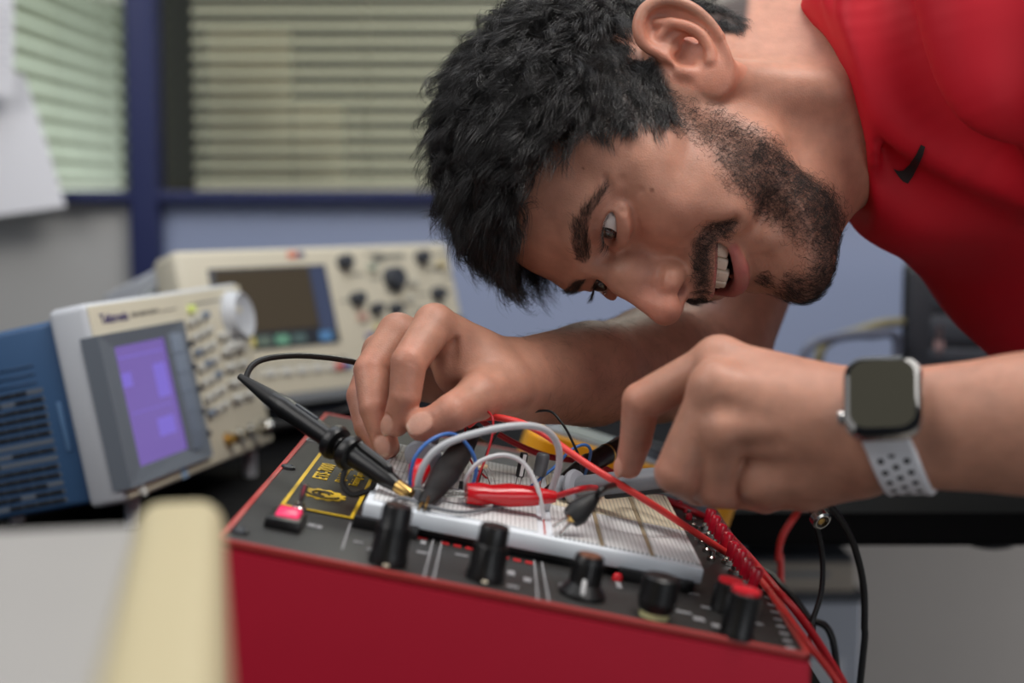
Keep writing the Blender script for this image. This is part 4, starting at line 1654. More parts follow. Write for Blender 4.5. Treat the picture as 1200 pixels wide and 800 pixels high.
    link_bm('maker_lettering', bm, mat('navy_print', srgb(52, 40, 110), .6), fp, False)
    bm = bmesh.new()
    for k in range(9):
        add_box(bm, (.0045, .004 - (k % 3) * .0006, .0004), Matrix.Translation((.071 + k * .0056, .1525, .0022)))
    for k in range(5):
        add_box(bm, (.005, .0012, .0004), Matrix.Translation((.124 + k * .0062, .1515, .0022)))
    link_bm('model_line', bm, mat('grey_print', srgb(128, 124, 116), .6), fp, False)
    # feet reach the bench
    inv = M.inverted()
    for x in (.03, .27):
        for z in (-.012, -.125):
            p = M @ Vector((x, .004, z))
            b = Vector((p.x, p.y, BENCH))
            bm = bmesh.new(); add_cyl(bm, inv @ p, inv @ b, .007, 12)
            link_bm('foot', bm, M_LGREY, t)
    # lead plugged into a socket
    tl = thing('coaxial_lead', 'black coaxial lead plugged into the bottom of the blue oscilloscope', 'cable')
    s = M @ Vector((.250, .020, .012)); n = out
    bm = bmesh.new(); add_lathe(bm, [(.0062, 0), (.0075, .002), (.0075, .012), (.0060, .014), (.0055, .018), (.0001, .018)], Matrix.Translation(s) @ frame_from(n).to_4x4(), 18)
    link_bm('plug', bm, M_METAL, tl)
    bm = bmesh.new()
    s2 = s + n * .016
    add_tube(bm, [s2, s2 + n * .03, s2 + n * .055 + Vector((0, 0, .001))], [.0058, .0052, .0044], 12)
    link_bm('strain_relief', bm, M_RUB, tl)
    bm = bmesh.new()
    s3 = s2 + n * .05
    add_tube(bm, [s3, s3 + n * .05 + Vector((0, .01, 0)), s3 + Vector((.10, .10, -.02)), Vector((s3.x + .14, s3.y + .22, BENCH + .005)), Vector((s3.x + .02, s3.y + .46, BENCH + .005))], .0034, 10)
    link_bm('cable', bm, M_RUB, tl)


def build_scope_back():
    F = Vector((.707, .707, 0)); N = Vector((.707, -.707, 0))
    th = math.radians(17)
    up = Vector((0, 0, math.cos(th))) - N * math.sin(th)
    out = N * math.cos(th) + Vector((0, 0, math.sin(th)))
    d0 = 1.55
    top = P(203, 293, d0)
    W, Hh = .405, .180
    O = top - up * Hh
    t = thing('oscilloscope', 'beige oscilloscope with a dark screen and many knobs, behind the blue one against the partition', 'oscilloscope')
    M = Matrix((F, up, out)).transposed().to_4x4(); M.translation = O
    t.matrix_basis = M
    bm = bmesh.new(); add_box(bm, (W, Hh, .05), Matrix.Translation((W / 2, Hh / 2, -.025)), .008, 3)
    fs = link_bm('front_shell', bm, M_BEIGE, t)
    bm = bmesh.new(); add_box(bm, (W - .012, Hh - .012, .13), Matrix.Translation((W / 2, Hh / 2, -.115)), .006, 3)
    link_bm('casing', bm, M_LGREY, t)
    # carrying handle folded at the left side
    bm = bmesh.new()
    add_tube(bm, [(-.004, .06, -.06), (-.016, .075, -.06), (-.02, .10, -.05), (-.018, .135, -.045), (-.004, .15, -.05)], .0075, 10)
    link_bm('side_handle', bm, M_GREY, t)
    sx0, sx1, sy0, sy1 = .038, .200, .062, .157
    bm = bmesh.new()
    add_box(bm, (sx1 - sx0, sy1 - sy0, .003), Matrix.Translation(((sx0 + sx1) / 2, (sy0 + sy1) / 2, .0005)), .001)
    link_bm('screen_frame', bm, M_DGREY, t)
    bm = bmesh.new()
    add_box(bm, (.128, .072, .002), Matrix.Translation((sx0 + .071, sy0 + .056, .0018)))
    sc_ = link_bm('screen', bm, mat('brown_screen', srgb(70, 62, 50), .12, emit=srgb(64, 56, 44), estr=.35), t, False)
    bm = bmesh.new(); add_box(bm, (.022, .078, .002), Matrix.Translation((sx1 - .014, sy0 + .054, .0018)))
    link_bm('menu_strip', bm, mat('blue_menu', srgb(66, 74, 96), .2, emit=srgb(60, 68, 96), estr=.3), sc_, False)
    bars = [(.012, srgb(70, 84, 80)), (.034, srgb(160, 148, 80)), (.055, srgb(84, 96, 86)), (.080, srgb(90, 132, 110)), (.104, srgb(70, 86, 84)), (.142, srgb(74, 112, 150))]
    for x, c in bars:
        bm = bmesh.new(); add_box(bm, (.018, .011, .0018), Matrix.Translation((sx0 + x, sy0 + .009, .0022)))
        link_bm('status_block', bm, mat('status_block', c, .3, emit=c, estr=.5), sc_, False)
    # knobs
    rng = random.Random(2)
    K = [(.300, .135, .014), (.228, .158, .0085), (.352, .160, .0085), (.366, .112, .0085), (.236, .112, .0085), (.262, .098, .007), (.292, .096, .0075), (.340, .086, .007), (.385, .072, .008), (.250, .040, .009), (.290, .040, .009), (.330, .040, .009), (.370, .040, .009)]
    for x, y, r in K:
        bm = bmesh.new(); knob(bm, Matrix.Translation((x, y, 0)), r, .014)
        link_bm('knob', bm, M_DGREY, t)
    for x, y, c in ((.240, .090, (206, 160, 146)), (.262, .074, (206, 194, 120)), (.246, .066, (120, 112, 150)), (.318, .108, (190, 188, 176)), (.270, .150, (178, 186, 168)), (.384, .150, (196, 180, 130)), (.330, .128, (186, 184, 172))):
        bm = bmesh.new(); add_box(bm, (.012, .008, .007), Matrix.Translation((x, y, .002)), .0015)
        link_bm('key', bm, mat('coloured_key', srgb(*c), .5), t)
    bm = bmesh.new()
    for k in range(22):
        x = .216 + .176 * rng.random(); y = .06 + .11 * rng.random()
        add_box(bm, (.012 + .014 * rng.random(), .0024, .0006), Matrix.Translation((x, y, .0004)))
    add_box(bm, (.05, .006, .0006), Matrix.Translation((.30, .163, .0004)))
    for k in range(12):
        add_box(bm, (.011, .003, .0006), Matrix.Translation((.05 + k * .0135, .043, .0004)))
    link_bm('panel_legends', bm, mat('legend_grey_green', srgb(128, 128, 120), .6), fs, False)
    for k in range(7):
        bm = bmesh.new(); add_box(bm, (.016, .008, .006), Matrix.Translation((.05 + k * .022, .034, .001)), .0015)
        link_bm('soft_key', bm, M_KEY, t)
    bm = bmesh.new(); add_box(bm, (.013, .007, .001), Matrix.Translation((.156, .170, .0005)))
    link_bm('red_badge', bm, mat('badge_orange', srgb(222, 110, 84), .5), fs, False)
    bm = bmesh.new(); add_box(bm, (.009, .007, .001), Matrix.Translation((.168, .170, .0005)))
    link_bm('navy_badge', bm, mat('badge_navy', srgb(76, 84, 130), .5), fs, False)
    bm = bmesh.new(); add_box(bm, (.012, .008, .006), Matrix.Translation((.190, .034, .002)), .001)
    link_bm('red_key', bm, mat('red_key', srgb(214, 84, 76), .5), t)
    bm = bmesh.new(); add_box(bm, (.010, .008, .006), Matrix.Translation((.203, .034, .002)), .001)
    link_bm('blue_key', bm, mat('blue_key', srgb(80, 116, 176), .5), t)
    bm = bmesh.new(); add_box(bm, (W - .02, .018, .052), Matrix.Translation((W / 2, .004, -.026)), .004)
    link_bm('base_skirt', bm, M_GREY, t)
    inv = M.inverted()
    for x in (.05, W - .05):
        for z in (-.02, -.15):
            p = M @ Vector((x, .0, z)); b = Vector((p.x, p.y, BENCH))
            bm = bmesh.new(); add_cyl(bm, inv @ p, inv @ b, .009, 12)
            link_bm('foot', bm, M_DGREY, t)


def build_foreground_instrument():
    t = thing('bench_instrument', 'grey and cream instrument casing close to the camera in the lower left corner', 'instrument')
    ang = math.atan2(.205, 1.0)
    c = P(262, 583, .5)
    M = Matrix.Translation((c.x, .5, 0)) @ Matrix.Rotation(ang, 4, 'Z')
    t.matrix_basis = M
    zt = c.z + .001
    L = .40
    # cream front bezel (its front faces right), grey casing to the left
    bm = bmesh.new(); add_box(bm, (.030, L, zt - BENCH - .012), Matrix.Translation((-.015, -L / 2, (zt + BENCH + .012) / 2)), .009, 5)
    fb = link_bm('front_bezel', bm, mat('cream_plastic', srgb(192, 180, 144), .5), t)
    bm = bmesh.new(); add_box(bm, (.36, L - .012, zt - BENCH - .02), Matrix.Translation((-.026 - .18, -L / 2, (zt + BENCH + .008) / 2 - .0015)), .004, 3)
    link_bm('casing', bm, mat('warm_grey_casing', srgb(158, 156, 154), .55, noise=.02, nscale=30), t)
    bm = bmesh.new(); add_box(bm, (.002, .17, .10), Matrix.Translation((.0004, -.25, BENCH + .095)), .0008)
    link_bm('screen', bm, M_DGREY, t)
    for k in range(4):
        bm = bmesh.new(); knob(bm, Matrix.Translation((0, -.06 - .022 * (k % 2), BENCH + .06 + .05 * (k // 2))) @ Matrix.Rotation(PI / 2, 4, 'Y'), .008, .012)
        link_bm('knob', bm, M_GREY, t)
    for x in (-.03, -.34):
        for y in (-.04, -L + .04):
            bm = bmesh.new(); add_cyl(bm, (x, y, BENCH), (x, y, BENCH + .022), .011, 14)
            link_bm('foot', bm, M_RUB, t)


def build_back_right():
    # black computer on the back bench
    Y = 1.62
    x0 = P(1058, 320, Y).x; zt = P(1058, 309, Y).z
    t = thing('desktop_computer', 'black computer case standing on the far bench behind the red shirt', 'computer', (x0, Y, BENCH), (0, 0, -.29))
    h = zt - BENCH
    bm = bmesh.new(); add_box(bm, (.21, .40, h - .012), Matrix.Translation((.105, .20, (h + .012) / 2)), .006, 3)
    link_bm('case', bm, M_BLK, t)
    bm = bmesh.new(); add_box(bm, (.198, .014, h - .02), Matrix.Translation((.105, -.006, (h + .012) / 2)), .005, 3)
    fp = link_bm('front_panel', bm, mat('charcoal_panel', srgb(40, 43, 50), .45), t)
    for k, (zz, hh) in enumerate(((h - .035, .030), (h - .072, .030), (h - .102, .016))):
        bm = bmesh.new(); add_box(bm, (.16, .004, hh), Matrix.Translation((.112, -.014, zz)), .0015)
        link_bm('drive_bay', bm, M_DGREY, t)
    bm = bmesh.new(); add_box(bm, (.010, .003, .034), Matrix.Translation((.042, -.0145, h - .085)), .001)
    link_bm('pale_badge', bm, mat('pink_grey_badge', srgb(160, 132, 132), .5), t)
    bm = bmesh.new(); add_lathe(bm, [(.008, 0), (.008, .002), (.006, .003), (.0001, .003)], Matrix.Translation((.105, -.0125, .05)) @ Matrix.Rotation(PI / 2, 4, 'X'), 20)
    link_bm('power_button', bm, M_GREY, t)
    for x in (.02, .19):
        for y in (.03, .37):
            bm = bmesh.new(); add_cyl(bm, (x, y, 0), (x, y, .014), .010, 12); link_bm('foot', bm, M_RUB, t)
    # loops of cable on the bench
    om = mat('olive_cable', srgb(128, 122, 92), .5); gm = mat('grey_cable', srgb(92, 98, 116), .5)
    for name, m, pts, lab in (
            ('cable', om, [(930, 430), (965, 405), (1005, 388), (1045, 378), (1062, 392), (1040, 420)], 'olive cable looping on the far bench beside the black computer'),
            ('cable', gm, [(915, 440), (945, 410), (975, 396), (1020, 392), (1052, 402), (1030, 432)], 'dark grey cable looping under the olive cable on the far bench')):
        bm = bmesh.new()
        d = 1.58 if m is om else 1.54
        path = [P(x, y, d + .012 * i) for i, (x, y) in enumerate(pts)]
        path[0] = Vector((path[0].x - .02, path[0].y, BENCH + .006)); path.insert(1, Vector((path[1].x - .012, path[1].y, (path[1].z + BENCH) / 2 + .01)))
        path[-1] = Vector((path[-1].x, path[-1].y, BENCH + .006))
        add_tube(bm, path, .0055, 10)
        tag(link_bm(name, bm, m, None, sharp=0), lab, 'cable', 'cables on the far bench')
    # under the bench: computer tower with a drive on it
    Y = 1.58
    a = P(862, 705, Y); b = P(1012, 700, Y)
    zt = PZ(940, 696, .5535).z
    zt = P(940, 705, Y).z
    t = thing('computer_tower', 'light grey computer tower standing on the floor under the bench', 'computer', (a.x, Y, 0))
    w = b.x - a.x
    bm = bmesh.new(); add_box(bm, (w, .42, zt - .02), Matrix.Translation((w / 2, .21, (zt + .02) / 2)), .006, 3)
    link_bm('case', bm, mat('cool_grey_case', srgb(176, 182, 194), .5), t)
    bm = bmesh.new(); add_box(bm, (w + .002, .424, .012), Matrix.Translation((w / 2, .21, zt + .005)), .003, 2)
    link_bm('top_cover', bm, M_DGREY, t)
    bm = bmesh.new(); add_box(bm, (w * .8, .004, .03), Matrix.Translation((w * .45, -.002, zt - .08)), .001)
    link_bm('drive_bay', bm, M_LGREY, t)
    bm = bmesh.new(); add_lathe(bm, [(.009, 0), (.009, .003), (.0001, .003)], Matrix.Translation((w * .5, 0, zt - .16)) @ Matrix.Rotation(PI / 2, 4, 'X'), 20)
    link_bm('power_button', bm, M_GREY, t)
    for x in (.02, w - .02):
        for y in (.04, .38):
            bm = bmesh.new(); add_cyl(bm, (x, y, 0), (x, y, .022), .012, 12); link_bm('foot', bm, M_RUB, t)
    zb = zt + .011
    a2 = P(858, 690, Y); b2 = P(1003, 690, Y); ztt = P(930, 655, Y).z
    t = thing('disc_drive', 'beige box with a dark lid lying on top of the computer tower', 'box', (a2.x, Y, zb))
    w = b2.x - a2.x; h = ztt - zb
    bm = bmesh.new(); add_box(bm, (w, .30, h - .004), Matrix.Translation((w / 2, .15, h / 2 - .002)), .004, 3)
    link_bm('casing', bm, mat('dusty_beige', srgb(168, 158, 146), .6), t)
    bm = bmesh.new(); add_box(bm, (w - .004, .297, .006), Matrix.Translation((w / 2, .152, h - .002)), .002, 2)
    link_bm('lid', bm, M_DGREY, t)
    bm = bmesh.new(); add_box(bm, (w * .66, .003, .006), Matrix.Translation((w * .45, -.001, h * .55)), .001)
    link_bm('slot', bm, M_GREY, t)
# ------------------------------------------------------------------ the red training box
TY0 = .68; TD = .405
_NL = P(252, 635, TY0); _NR = P(951, 772, TY0)
_ax = (_NR - _NL); TW = _ax.length; _ax.normalize()
_ay = Vector((0, 1, 0)); _az = _ax.cross(_ay)
TM = Matrix((_ax, _ay, _az)).transposed().to_4x4(); TM.translation = _NL
TMI = TM.inverted()


def TP(px, py, c=0.0):
    """pixel -> point of the sloping panel (a along the slope, b towards the back), c above it"""
    o = TMI @ Vector((0, 0, CAMZ)); d = TMI.to_3x3() @ (P(px, py, 1.0) - Vector((0, 0, CAMZ)))
    t = (c - o.z) / d.z
    q = o + d * t
    return Vector((q.x, q.y, c))


def TWp(px, py, c=0.0):
    return TM @ TP(px, py, c)


M_RED = mat('red_case_paint', srgb(196, 26, 54), .45, noise=.04, nscale=30, bump=.12, bscale=500)
M_RIM = mat('red_rim', srgb(166, 52, 48), .45)
M_FACE = mat('black_panel', srgb(46, 45, 44), .42, noise=.08, nscale=60)
M_WHITE = mat('white_print', srgb(206, 206, 206), .6)
M_YEL = mat('yellow_print', srgb(214, 176, 30), .5)
M_BOARD = mat('white_board', srgb(226, 232, 238), .45)


def build_trainer():
    t = thing('training_box', 'red sloping electronics training box with black panel and white breadboard', 'training box')
    t.matrix_basis = TM
    # case: wedge standing level on the bench
    zl, zr = _NL.z, _NR.z
    x0, x1 = _NL.x, _NR.x
    zb = BENCH + .010
    bm = bmesh.new()
    prof = [(x0, zb), (x1, zb), (x1, zr - .001), (x0, zl - .001)]
    fs = add_prism(bm, prof, 0, TD, Matrix.Translation((0, TY0 + TD, 0)) @ Matrix.Rotation(PI / 2, 4, 'X'))
    bmesh.ops.bevel(bm, geom=bm.edges[:], offset=.0022, segments=2, affect='EDGES')
    bmesh.ops.recalc_face_normals(bm, faces=bm.faces)
    bm.transform(TMI)
    link_bm('case', bm, M_RED, t)
    # black panel and the red rim round it
    bm = bmesh.new(); add_box(bm, (TW - .006, TD - .006, .003), Matrix.Translation((TW / 2, TD / 2, .0004)), .0006)
    fp = link_bm('face_panel', bm, M_FACE, t)
    bm = bmesh.new()
    for (cx, cy, w, d) in ((.0018, TD / 2, .0036, TD), (TW - .0018, TD / 2, .0036, TD), (TW / 2, .0012, TW, .0024), (TW / 2, TD - .0018, TW, .0036)):
        add_box(bm, (w, d, .004), Matrix.Translation((cx, cy, .0006)), .001)
    link_bm('rim', bm, M_RIM, t)
    for x in (x0 + .025, x1 - .025):
        for y in (TY0 + .03, TY0 + TD - .03):
            bm = bmesh.new(); add_cyl(bm, (x, y, BENCH), (x, y, zb + .002), .010, 14)
            bm.transform(TMI)
            link_bm('foot', bm, M_RUB, t)
    z = .0022

    def bar(bm, p, q, w, h=.0005):
        p = Vector((p.x, p.y, z)); q = Vector((q.x, q.y, z))
        d = q - p
        M = Matrix.Translation((p + q) / 2) @ frame_from((0, 0, 1), d).to_4x4()
        add_box(bm, (d.length + w, w, h), M)
    # name plate
    c00 = TP(331, 592, z); c01 = TP(371, 531, z); c10 = TP(412, 608, z)
    wa = c10.x - c00.x; db = c01.y - c00.y
    ca = (c00.x + c10.x) / 2; cb = c00.y + db / 2
    bm = bmesh.new(); add_box(bm, (wa, db, .001), Matrix.Translation((ca, cb, z)))
    pl = link_bm('name_plate', bm, mat('plate_black', srgb(30, 29, 26), .4), t, False)
    bm = bmesh.new()
    for (x, y, w, d) in ((ca, cb - db / 2, wa + .002, .0022), (ca, cb + db / 2, wa + .002, .0022), (ca - wa / 2, cb, .0022, db), (ca + wa / 2, cb, .0022, db)):
        add_box(bm, (w, d, .0004), Matrix.Translation((x, y, z + .0006)))
    link_bm('yellow_border', bm, M_YEL, pl, False)
    # lettering: read from the right, baseline running to the back
    Rt = Matrix.Rotation(PI / 2, 4, 'Z')
    bm = bmesh.new()
    for txt, x, y, s in (('ETS-7000', ca - wa * .24, cb + db * .16, .0125), ('Digital-Analog', ca + wa * .06, cb + db * .16, .0078), ('Training System', ca + wa * .29, cb + db * .16, .0078)):
        me = text_mesh(txt, s, .0004, 'CENTER', txt.startswith('ETS'))
        add_mesh(bm, me, Matrix.Translation((x, y, z + .0008)) @ Rt)
    link_bm('yellow_lettering', bm, M_YEL, pl, False)
    # maker emblem: notched yellow oval with a dark swirl
    lc = TP(379, 581, z)
    bm = bmesh.new()
    oval = []
    for k in range(72):
        a = 2 * PI * k / 72
        r = 1 + .07 * (1 if (k // 3) % 2 else -1)
        oval.append((wa * .32 * r * math.cos(a), .0125 * r * math.sin(a)))
    add_prism(bm, oval, 0, .0004, Matrix.Translation((lc.x, lc.y, z + .0006)))
    em = link_bm('maker_emblem', bm, M_YEL, pl, False)
    bm = bmesh.new()
    for r0, a0, a1 in ((.55, 40, 300), (.85, 200, 350), (.28, 0, 250)):
        pts = [(lc.x + wa * .30 * r0 * math.cos(math.radians(a)), lc.y + .0115 * r0 * math.sin(math.radians(a)), z + .0011) for a in range(a0, a1, 20)]
        add_tube(bm, pts, .00075, 6, 0, 0)
    link_bm('emblem_swirl', bm, mat('emblem_dark', srgb(60, 50, 18), .5), em, sharp=0)
    # printed lines and marks
    bm = bmesh.new()
    for a, b in (((410, 617), (400, 648)), ((507, 636), (496, 680)), ((517, 638), (507, 683)), ((625, 661), (629, 707)), ((634, 663), (642, 709)), ((377, 507), (358, 519)), ((358, 519), (398, 527)), ((410, 617), (445, 622))):
        bar(bm, TP(*a), TP(*b), .0009)
    for k in range(12):
        p = TP(925 - 3.6 * k, 764 - 8.5 * k); add_box(bm, (.0045, .0035, .0004), Matrix.Translation((p.x, p.y, z)))
        q = TP(905 - 2.2 * k, 742 - 4.6 * k)
    for px, py, w, h in ((419, 640, .005, .002), (436, 649, .006, .003), (364, 620, .004, .006), (373, 622, .003, .006), (495, 640, .003, .007), (494, 652, .006, .003), (540, 655, .007, .002), (598, 676, .004, .008), (617, 684, .004, .008), (600, 692, .006, .003), (660, 690, .005, .003), (724, 690, .003, .012), (786, 712, .005, .004), (800, 722, .008, .003), (818, 730, .006, .006), (838, 738, .004, .006), (886, 735, .006, .003), (826, 716, .005, .003), (846, 690, .004, .003), (812, 700, .006, .003)):
        p = TP(px, py); add_box(bm, (w, h, .0004), Matrix.Translation((p.x, p.y, z)))
    link_bm('white_markings', bm, mat('grey_print_line', srgb(150, 150, 152), .6), fp, False)
    bm = bmesh.new()
    for x in (419, 480, 493):
        p = TP(x, 600 + (x - 400) * .2 + 16); add_box(bm, (.006, .0035, .0004), Matrix.Translation((p.x, p.y, z)))
    for k in range(3):
        for x0_ in (521, 591):
            p = TP(x0_ + 14 * k, 641 + (x0_ - 521) * .24 + 3 * k); add_box(bm, (.0042, .004, .0006), Matrix.Translation((p.x, p.y, z)))
    link_bm('red_markings', bm, mat('red_print', srgb(190, 40, 44), .5), fp, False)
    p = TP(722, 684)
    bm = bmesh.new(); add_lathe(bm, [(.0028, 0), (.0028, .002), (.0020, .0035), (.0001, .0040)], Matrix.Translation((p.x, p.y, z)), 14)
    link_bm('indicator_lamp', bm, mat('red_lamp', srgb(210, 30, 40), .3), t)
    # lit rocker switch
    p = TP(333, 619)
    bm = bmesh.new(); add_box(bm, (.019, .026, .007), Matrix.Translation((p.x, p.y, z + .002)), .0015)
    sw = link_bm('power_switch', bm, M_BLK, t)
    bm = bmesh.new(); add_box(bm, (.0128, .0165, .006), Matrix.Translation((p.x + .0008, p.y + .001, z + .0046)) @ Matrix.Rotation(.10, 4, 'X'), .0018)
    link_bm('lit_rocker', bm, mat('pink_lit_rocker', srgb(214, 30, 84), .3, emit=srgb(226, 40, 96), estr=.45), sw)
    # small toggle by the plate
    p = TP(349, 603)
    bm = bmesh.new(); add_lathe(bm, [(.0042, 0), (.0042, .002), (.003, .003), (.003, .005), (.0001, .005)], Matrix.Translation((p.x, p.y, z)), 14)
    add_cyl(bm, (p.x, p.y, z + .004), (p.x + .001, p.y + .001, z + .015), .0014, 10, 0, .0022)
    link_bm('toggle_switch', bm, M_METAL, t)
    for px, py in ((337, 552), (280, 628)):
        p = TP(px, py)
        bm = bmesh.new(); add_lathe(bm, [(.0046, 0), (.0044, .0012), (.003, .0018), (.0018, .001), (.0001, .0008)], Matrix.Translation((p.x, p.y, z)), 16)
        link_bm('screw', bm, M_STEEL, t)
    # knobs
    m_capw = mat('pointer_cream', srgb(226, 214, 190), .5)
    for px, py, r, h, kind in ((453, 664, .0088, .030, 0), (567, 683, .0088, .028, 0), (681, 702, .0082, .021, 1), (765, 727, .0092, .018, 2)):
        p = TP(px, py)
        M = Matrix.Translation((p.x, p.y, z))
        bm = bmesh.new()
        if kind == 0:
            add_lathe(bm, [(r * 1.12, 0), (r * 1.14, .003), (r * 1.05, .006), (r * .98, h * .62), (r * .88, h * .66), (r * .86, h * .95), (r * .8, h), (.0001, h)], M, 28)
        elif kind == 1:
            add_lathe(bm, [(r * 1.5, 0), (r * 1.5, .002), (r * 1.1, .006), (r, .007), (r * .92, h * .95), (r * .84, h), (.0001, h)], M, 28)
        else:
            add_lathe(bm, [(r * .9, .0), (r, .004), (r * 1.08, .005), (r, h * .95), (r * .9, h), (.0001, h)], M @ Matrix.Translation((0, 0, .003)), 28)
        for k in range(20):
            a = 2 * PI * k / 20
            add_box(bm, (.0007, .0012, h * .55), M @ Matrix.Rotation(a, 4, 'Z') @ Matrix.Translation((r * (.97 if kind else 1.0), 0, h * (.55 if kind else .36))))
        kb = link_bm('knob', bm, M_BLK, t)
        bm = bmesh.new()
        if kind == 2:
            add_lathe(bm, [(r * .82, 0), (r * .82, .0035), (.0001, .0035)], M, 20)
            link_bm('cream_collar', bm, mat('cream_collar', srgb(206, 204, 150), .5), kb)
        elif kind == 1:
            add_box(bm, (.0022, .002, .008), M @ Matrix.Translation((-.001, -r * 1.12, .0065)) @ Matrix.Rotation(-.5, 4, 'X'), .0004)
            link_bm('white_pointer', bm, M_WHITE, kb)
            bm = bmesh.new(); add_lathe(bm, [(r * .7, 0), (r * .68, .0006), (.0001, .0006)], M @ Matrix.Translation((0, 0, h)), 20)
            link_bm('copper_cap', bm, mat('copper_cap', srgb(150, 104, 84), .4, metal=.6), kb)
        else:
            add_box(bm, (.0030, .003, .0014), M @ Matrix.Translation((0, -r * 1.1, .0012)), .0004)
            link_bm('pointer', bm, m_capw, kb)
    # two posts with red tops
    for px, py, r, h in ((848, 720, .0078, .015), (862, 750, .0085, .022)):
        p = TP(px, py); M = Matrix.Translation((p.x, p.y, z))
        bm = bmesh.new(); add_lathe(bm, [(r, 0), (r, .002), (r * .96, .003), (r * .96, h), (r * .8, h + .0008), (.0001, h + .0008)], M, 26)
        for k in range(2):
            add_box(bm, (.002, .0016, h * .8), M @ Matrix.Rotation(PI * .75 + k, 4, 'Z') @ Matrix.Translation((r * .98, 0, h * .5)), .0004)
        pb = link_bm('push_post', bm, M_BLK, t)
        bm = bmesh.new(); add_lathe(bm, [(r * .86, 0), (r * .84, .0018), (r * .5, .0024), (.0001, .0024)], M @ Matrix.Translation((0, 0, h + .0006)), 24)
        link_bm('red_top', bm, mat('red_cap', srgb(196, 26, 40), .4), pb)
    # row of red capped toggles along the right margin
    tops = [(827, 598), (833, 606), (839, 616), (845, 626), (852, 637), (859, 646), (867, 657), (876, 668)]
    bots = [(826, 624), (831, 634), (838, 644), (845, 655), (852, 665), (860, 677), (868, 688), (878, 700)]
    mr = mat('red_toggle_cap', srgb(188, 16, 42), .25, spec=.6)
    for (tx, ty), (bx, by) in zip(tops, bots):
        p = TP(bx, by); dist = (TM @ p).y
        base = Vector((p.x, p.y, z))
        # tip straight above, leaning a little
        hgt = (by - ty) * dist / FPX * 1.02
        tip = base + Vector((.0015, .001, hgt))
        bm = bmesh.new()
        add_lathe(bm, [(.0042, 0), (.0042, .0022), (.0028, .0024), (.0028, .005), (.0001, .005)], Matrix.Translation(base), 6)
        add_cyl(bm, base + Vector((0, 0, .004)), base.lerp(tip, .45), .0013, 10)
        tg = link_bm('toggle_switch', bm, M_METAL, t)
        bm = bmesh.new()
        a = base.lerp(tip, .16); ax = tip - a; ln = ax.length
        add_lathe(bm, [(.0024, 0), (.0028, .0006), (.0032, ln * .5), (.0038, ln * .8), (.0033, ln * .93), (.0018, ln), (.0001, ln)], Matrix.Translation(a) @ frame_from(ax).to_4x4(), 16)
        link_bm('red_cap', bm, mr, tg)
    # small red lamps and terminals beside the board
    for px, py in ((803, 604), (795, 596), (806, 612)):
        p = TP(px, py); bm = bmesh.new()
        add_lathe(bm, [(.0022, 0), (.0022, .003), (.0015, .0042), (.0001, .0046)], Matrix.Translation((p.x, p.y, z)), 12)
        link_bm('indicator_lamp', bm, mr, t)
    for k in range(6):
        p = TP(812 + 5.5 * k, 612 + 10 * k); bm = bmesh.new()
        add_lathe(bm, [(.0026, 0), (.0026, .002), (.0016, .003), (.0014, .006), (.0001, .006)], Matrix.Translation((p.x - .004, p.y, z)), 10)
        link_bm('terminal_pin', bm, M_METAL, t)
    # ---------------- breadboard
    zt_ = .0165
    A = TP(428, 585, zt_); B = TP(827, 668, zt_); Cc = TP(757, 576, zt_)
    a0, a1 = A.x, B.x; b0 = min(A.y, B.y) ; b1 = Cc.y
    b0 = (A.y + B.y) / 2
    wa, db = a1 - a0, b1 - b0
    bm = bmesh.new()
    for ax0, ax1 in ((a0 - .004, a0 + .032), (a1 - .046, a1 - .004)):
        add_box(bm, (ax1 - ax0, .014, .008), Matrix.Translation(((ax0 + ax1) / 2, b0 + .003, .0045)), .001)
    add_box(bm, (wa - .012, db - .012, .007), Matrix.Translation((a0 + wa / 2, b0 + db / 2, .004)), .001)
    tray = link_bm('board_tray', bm, M_BLK, t)
    bm = bmesh.new(); add_box(bm, (wa, db, .009), Matrix.Translation((a0 + wa / 2, b0 + db / 2, .0115)), .0012, 2)
    bb = link_bm('breadboard', bm, M_BOARD, t)
    # hole field: dots on a 2.54 mm grid
    def holes(name, base, along):
        m = bpy.data.materials.new(name); m.use_nodes = True
        nt = m.node_tree; b = nt.nodes['Principled BSDF']; b.inputs['Roughness'].default_value = .5
        tc = nt.nodes.new('ShaderNodeTexCoord'); sp = nt.nodes.new('ShaderNodeSeparateXYZ')
        nt.links.new(tc.outputs['Object'], sp.inputs[0])
        def cell(o):
            k = nt.nodes.new('ShaderNodeMath'); k.operation = 'MULTIPLY'; k.inputs[1].default_value = 1 / .00254
            nt.links.new(o, k.inputs[0])
            f = nt.nodes.new('ShaderNodeMath'); f.operation = 'FRACT'; nt.links.new(k.outputs[0], f.inputs[0])
            s = nt.nodes.new('ShaderNodeMath'); s.operation = 'SUBTRACT'; s.inputs[1].default_value = .5; nt.links.new(f.outputs[0], s.inputs[0])
            a = nt.nodes.new('ShaderNodeMath'); a.operation = 'ABSOLUTE'; nt.links.new(s.outputs[0], a.inputs[0])
            c = nt.nodes.new('ShaderNodeMath'); c.operation = 'LESS_THAN'; c.inputs[1].default_value = .19; nt.links.new(a.outputs[0], c.inputs[0])
            return c.outputs[0]
        mu = nt.nodes.new('ShaderNodeMath'); mu.operation = 'MULTIPLY'
        nt.links.new(cell(sp.outputs[0]), mu.inputs[0]); nt.links.new(cell(sp.outputs[1]), mu.inputs[1])
        mx = nt.nodes.new('ShaderNodeMixRGB'); mx.inputs[1].default_value = base; mx.inputs[2].default_value = srgb(104, 100, 96)
        nt.links.new(mu.outputs[0], mx.inputs[0]); nt.links.new(mx.outputs[0], b.inputs['Base Color'])
        return m
